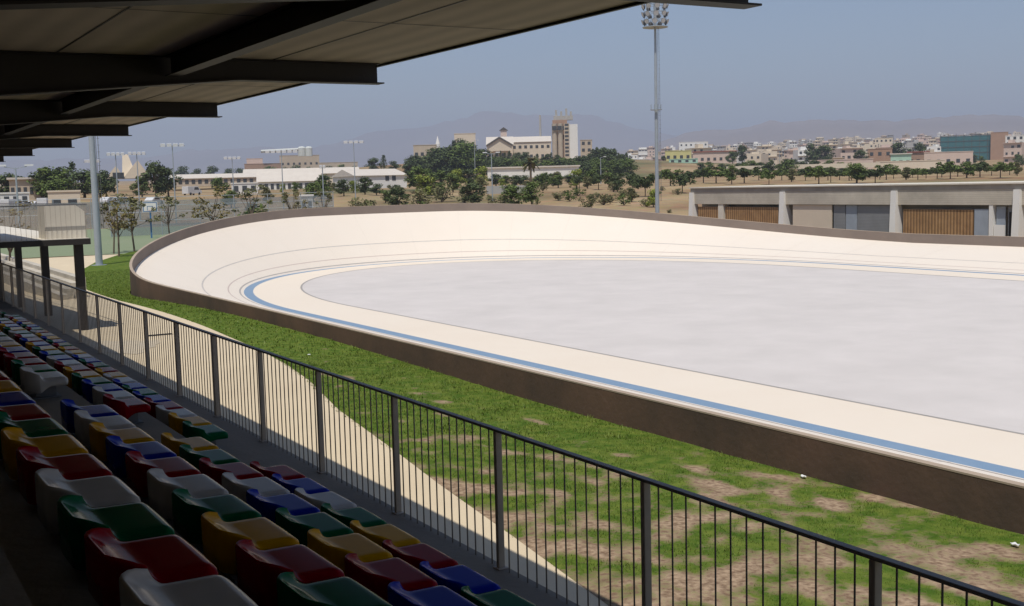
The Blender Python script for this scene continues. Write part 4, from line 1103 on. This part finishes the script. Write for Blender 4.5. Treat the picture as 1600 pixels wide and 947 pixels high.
for px, w_, d, (m, cname), st in town:
    x, y = spot(px, d); z0 = terrain(x, y); H = 3.4*st+rt.uniform(0, 1.5)
    top = hzn(px)-(z0+H)*1813/d
    far = 'nearest' if d < 980 else 'second' if d < 1180 else 'third' if d < 1400 else 'fourth' if d < 1650 else 'farthest'
    sec = [s for lim, s in SECT if px < lim][0]; q = cnt.get((cname, far, sec), 0); cnt[(cname, far, sec)] = q+1
    dep = rt.uniform(8, 14); rz = rt.uniform(-.5, .5)
    t = thing('town_house', f'{nth(q)} {cname} house from the left, {far} band of town {sec}', 'house', (x, y, z0-1), -bearing(px)+rz, 'flat roofed houses of the hillside town')
    W = w_*d/1813; mb = MB(); mb.box(-W/2, W/2, 0, dep, 0, H+1)
    a, b = sorted((rt.uniform(-.45, .45)*W, rt.uniform(-.45, .45)*W)); b = max(b, a+2.5)
    mb.box(a, b, dep*.3, dep*.8, H+.997, H+1+rt.uniform(1.2, 2.6))
    for s in range(st): mb.box(-W/2-.3, W/2+.3, -1.1, -.003, 1+(s+1)*H/st-.25, 1+(s+1)*H/st-.03) if rt.random() < .6 else None
    mb.build('wall', M[m], t)
    nw = max(2, min(4, int(W/3.2)))
    for s in range(st):
        for i in range(nw):
            if rt.random() < .85: window(t, -W/2+W*(i+.5)/nw, -.03, 1+s*H/st+.9, rt.uniform(1.0, 2.0), rt.uniform(1.2, 1.7))
# parked vehicles and low buildings behind the courts on the left
def car(px, d, m, label, rz, van=False):
    x, y = spot(px, d); z0 = terrain(x, y)
    t = thing('parked_van' if van else 'parked_car', label, 'van' if van else 'car', (x, y, z0), rz, 'vehicles parked behind the courts')
    L, W = (2.6, .95) if van else (2.15, .86)
    if van: P = [(-L, .35), (L, .35), (L, 1.1), (L*.8, 1.25), (L*.55, 2.1), (-L, 2.15)]; G = (-L*.1, L*.62, 1.3, 1.95)
    else: P = [(-L, .35), (L, .35), (L, .75), (L*.55, .92), (L*.22, 1.42), (-L*.55, 1.45), (-L*.92, .98), (-L, .9)]; G = (-L*.62, L*.34, .98, 1.36)
    MB().prism(P, 'y', -W, W).build('body', M[m], t, bevel=.05)
    for s in (-1, 1):
        mb = MB(); mb.prism([(G[0], G[2]), (G[1], G[2]), (G[1]-.35, G[3]), (G[0]+.2, G[3])], 'y', s*(W+.004)-.003, s*(W+.004)+.003); mb.build('side_window', M['window'], t)
    for u in (-L*.62, L*.62):
        for s in (-1, 1):
            mb = MB(); mb.tube((u, s*(W-.12), .33), (u, s*(W+.05), .33), .33, n=14); mb.build('wheel', M['tyre'], t)
for a in ((18, 225, 'car_white', 'white van at the far left behind the courts', .9, True), (38, 228, 'car_silver', 'silver car right of the leftmost white van', .7), (56, 230, 'car_white', 'white car in the middle of the line behind the courts', .8), (76, 226, 'car_white', 'white van below the dark tree clump', .9, True),
          (105, 235, 'car_silver', 'silver car near the cream wall', .7), (170, 240, 'car_white', 'white car right of the grey mast', .8), (190, 240, 'car_silver', 'silver car below the tent roofed hall', .6), (240, 235, 'car_white', 'white car right of the basketball hoop', .8), (300, 300, 'car_white', 'white van before the long low shed', .6, True)):
    car(*a)
block('cream_hut', 'cream walled hut left of the grey mast', 'hut', 78, 122, 300, 205, 'plaster_cream', 4, nwin=2)
block('cream_house', 'long low cream house with pale roof behind the left trees', 'house', 20, 70, 282, 300, 'plaster_beige', 8, nwin=6, roof='roof_pale')
block('green_roofed_store', 'low pale store at the far left edge', 'shed', -20, 40, 303, 240, 'plaster_white', 6, nwin=5)

# ------------------------------------------------------------------ mountains
def ridge(name, label, d, pts, amp, seed, depth):
    mb = MB(); xs = [pts[0][0]+(pts[-1][0]-pts[0][0])*i/150 for i in range(151)]; K = 7
    for px in xs:
        top = ease(pts, px)
        for k in range(K):
            f = k/(K-1); dd = d-depth*(1-f); x, y = spot(px, dd)
            H = zat(px, top, d); prof_ = f**1.25
            nzv = mnoise.fractal((x*.0016+seed, y*.0016, 0), .8, 2, 7)
            z = 60+(H-60)*prof_+nzv*amp*(.25+.75*f)
            mb.v.append((x, y, z))
    for px in xs:
        x, y = spot(px, d+depth*.8); mb.v.append((x, y, 40))
    n = len(xs)
    for i in range(n-1):
        for k in range(K-1): mb.f.append((i*K+k, (i+1)*K+k, (i+1)*K+k+1, i*K+k+1)); mb.m.append(0)
        mb.f.append((i*K+K-1, (i+1)*K+K-1, n*K+i+1, n*K+i)); mb.m.append(0)
    struct(mb.build(name, M['hill'], smooth=True), label, 'mountains')
ridge('mountains', 'hazy far mountain with a blunt peak behind the wooded hill', 11500, [(-400, 262), (150, 250), (330, 236), (520, 226), (600, 212), (660, 198), (720, 182), (775, 172), (800, 168), (835, 174), (880, 183), (960, 192), (1030, 208), (1100, 222), (1300, 232)], 75, 2.0, 3500)
ridge('hills', 'long bare hazy hills rising behind the town', 6200, [(940, 240), (1020, 226), (1080, 214), (1140, 206), (1200, 196), (1260, 189), (1330, 184), (1400, 187), (1480, 184), (1560, 176), (1640, 172), (1800, 176), (2100, 200)], 55, 5.0, 2600)

# ------------------------------------------------------------------ haze
HZ_DENS = 1.8e-4
mb = MB(); mb.box(-9000, 17500, -6000, 15500, -8, 800)
hz_ = mb.build('haze', M['dark'])
hm = bpy.data.materials.new('summer haze'); hm.use_nodes = True
N = hm.node_tree.nodes; N.remove(N['Principled BSDF'])
pv_ = N.new('ShaderNodeVolumePrincipled'); pv_.inputs['Color'].default_value = (.78, .84, 1.0, 1); pv_.inputs['Density'].default_value = HZ_DENS; pv_.inputs['Anisotropy'].default_value = .0
hm.node_tree.links.new(pv_.outputs[0], N['Material Output'].inputs['Volume'])
hz_.data.materials.clear(); hz_.data.materials.append(hm)
tag(hz_, 'pale summer haze over the plain and mountains', 'haze', kind='stuff')

# ------------------------------------------------------------------ sky, sun, camera
S = Vector((-.30, -.34, 1)).normalized()
W_ = bpy.data.worlds.new('World'); sc.world = W_; W_.use_nodes = True
N = W_.node_tree.nodes; L = W_.node_tree.links
sky = N.new('ShaderNodeTexSky'); sky.sky_type = 'NISHITA'; sky.sun_disc = False
sky.sun_elevation = math.asin(S.z); sky.sun_rotation = math.atan2(S.x, S.y)
sky.air_density = 1.0; sky.dust_density = .6; sky.ozone_density = 4.0
L.new(sky.outputs[0], N['Background'].inputs['Color']); N['Background'].inputs['Strength'].default_value = .1
sl = bpy.data.lights.new('sun', 'SUN'); sl.energy = 4.0; sl.angle = R(.53); sl.color = (1, .95, .87)
so = bpy.data.objects.new('sun', sl); col.objects.link(so); so.rotation_euler = S.to_track_quat('Z', 'Y').to_euler()

cd = bpy.data.cameras.new('camera'); cam = bpy.data.objects.new('camera', cd); col.objects.link(cam)
cd.sensor_width = 36; cd.lens = F/1600*36; cd.clip_start = .05; cd.clip_end = 60000
m3 = Matrix((right, up, -fwd)).transposed(); cam.matrix_world = m3.to_4x4()
sc.camera = cam
sc.view_settings.view_transform = 'Standard'; sc.view_settings.look = 'None'; sc.view_settings.exposure = 0; sc.view_settings.gamma = 1
sc.render.engine = 'CYCLES'
cy = sc.cycles; cy.use_denoising = True; cy.max_bounces = 8; cy.diffuse_bounces = 4; cy.glossy_bounces = 3; cy.transparent_max_bounces = 12; cy.volume_bounces = 0
cy.sample_clamp_indirect = 6
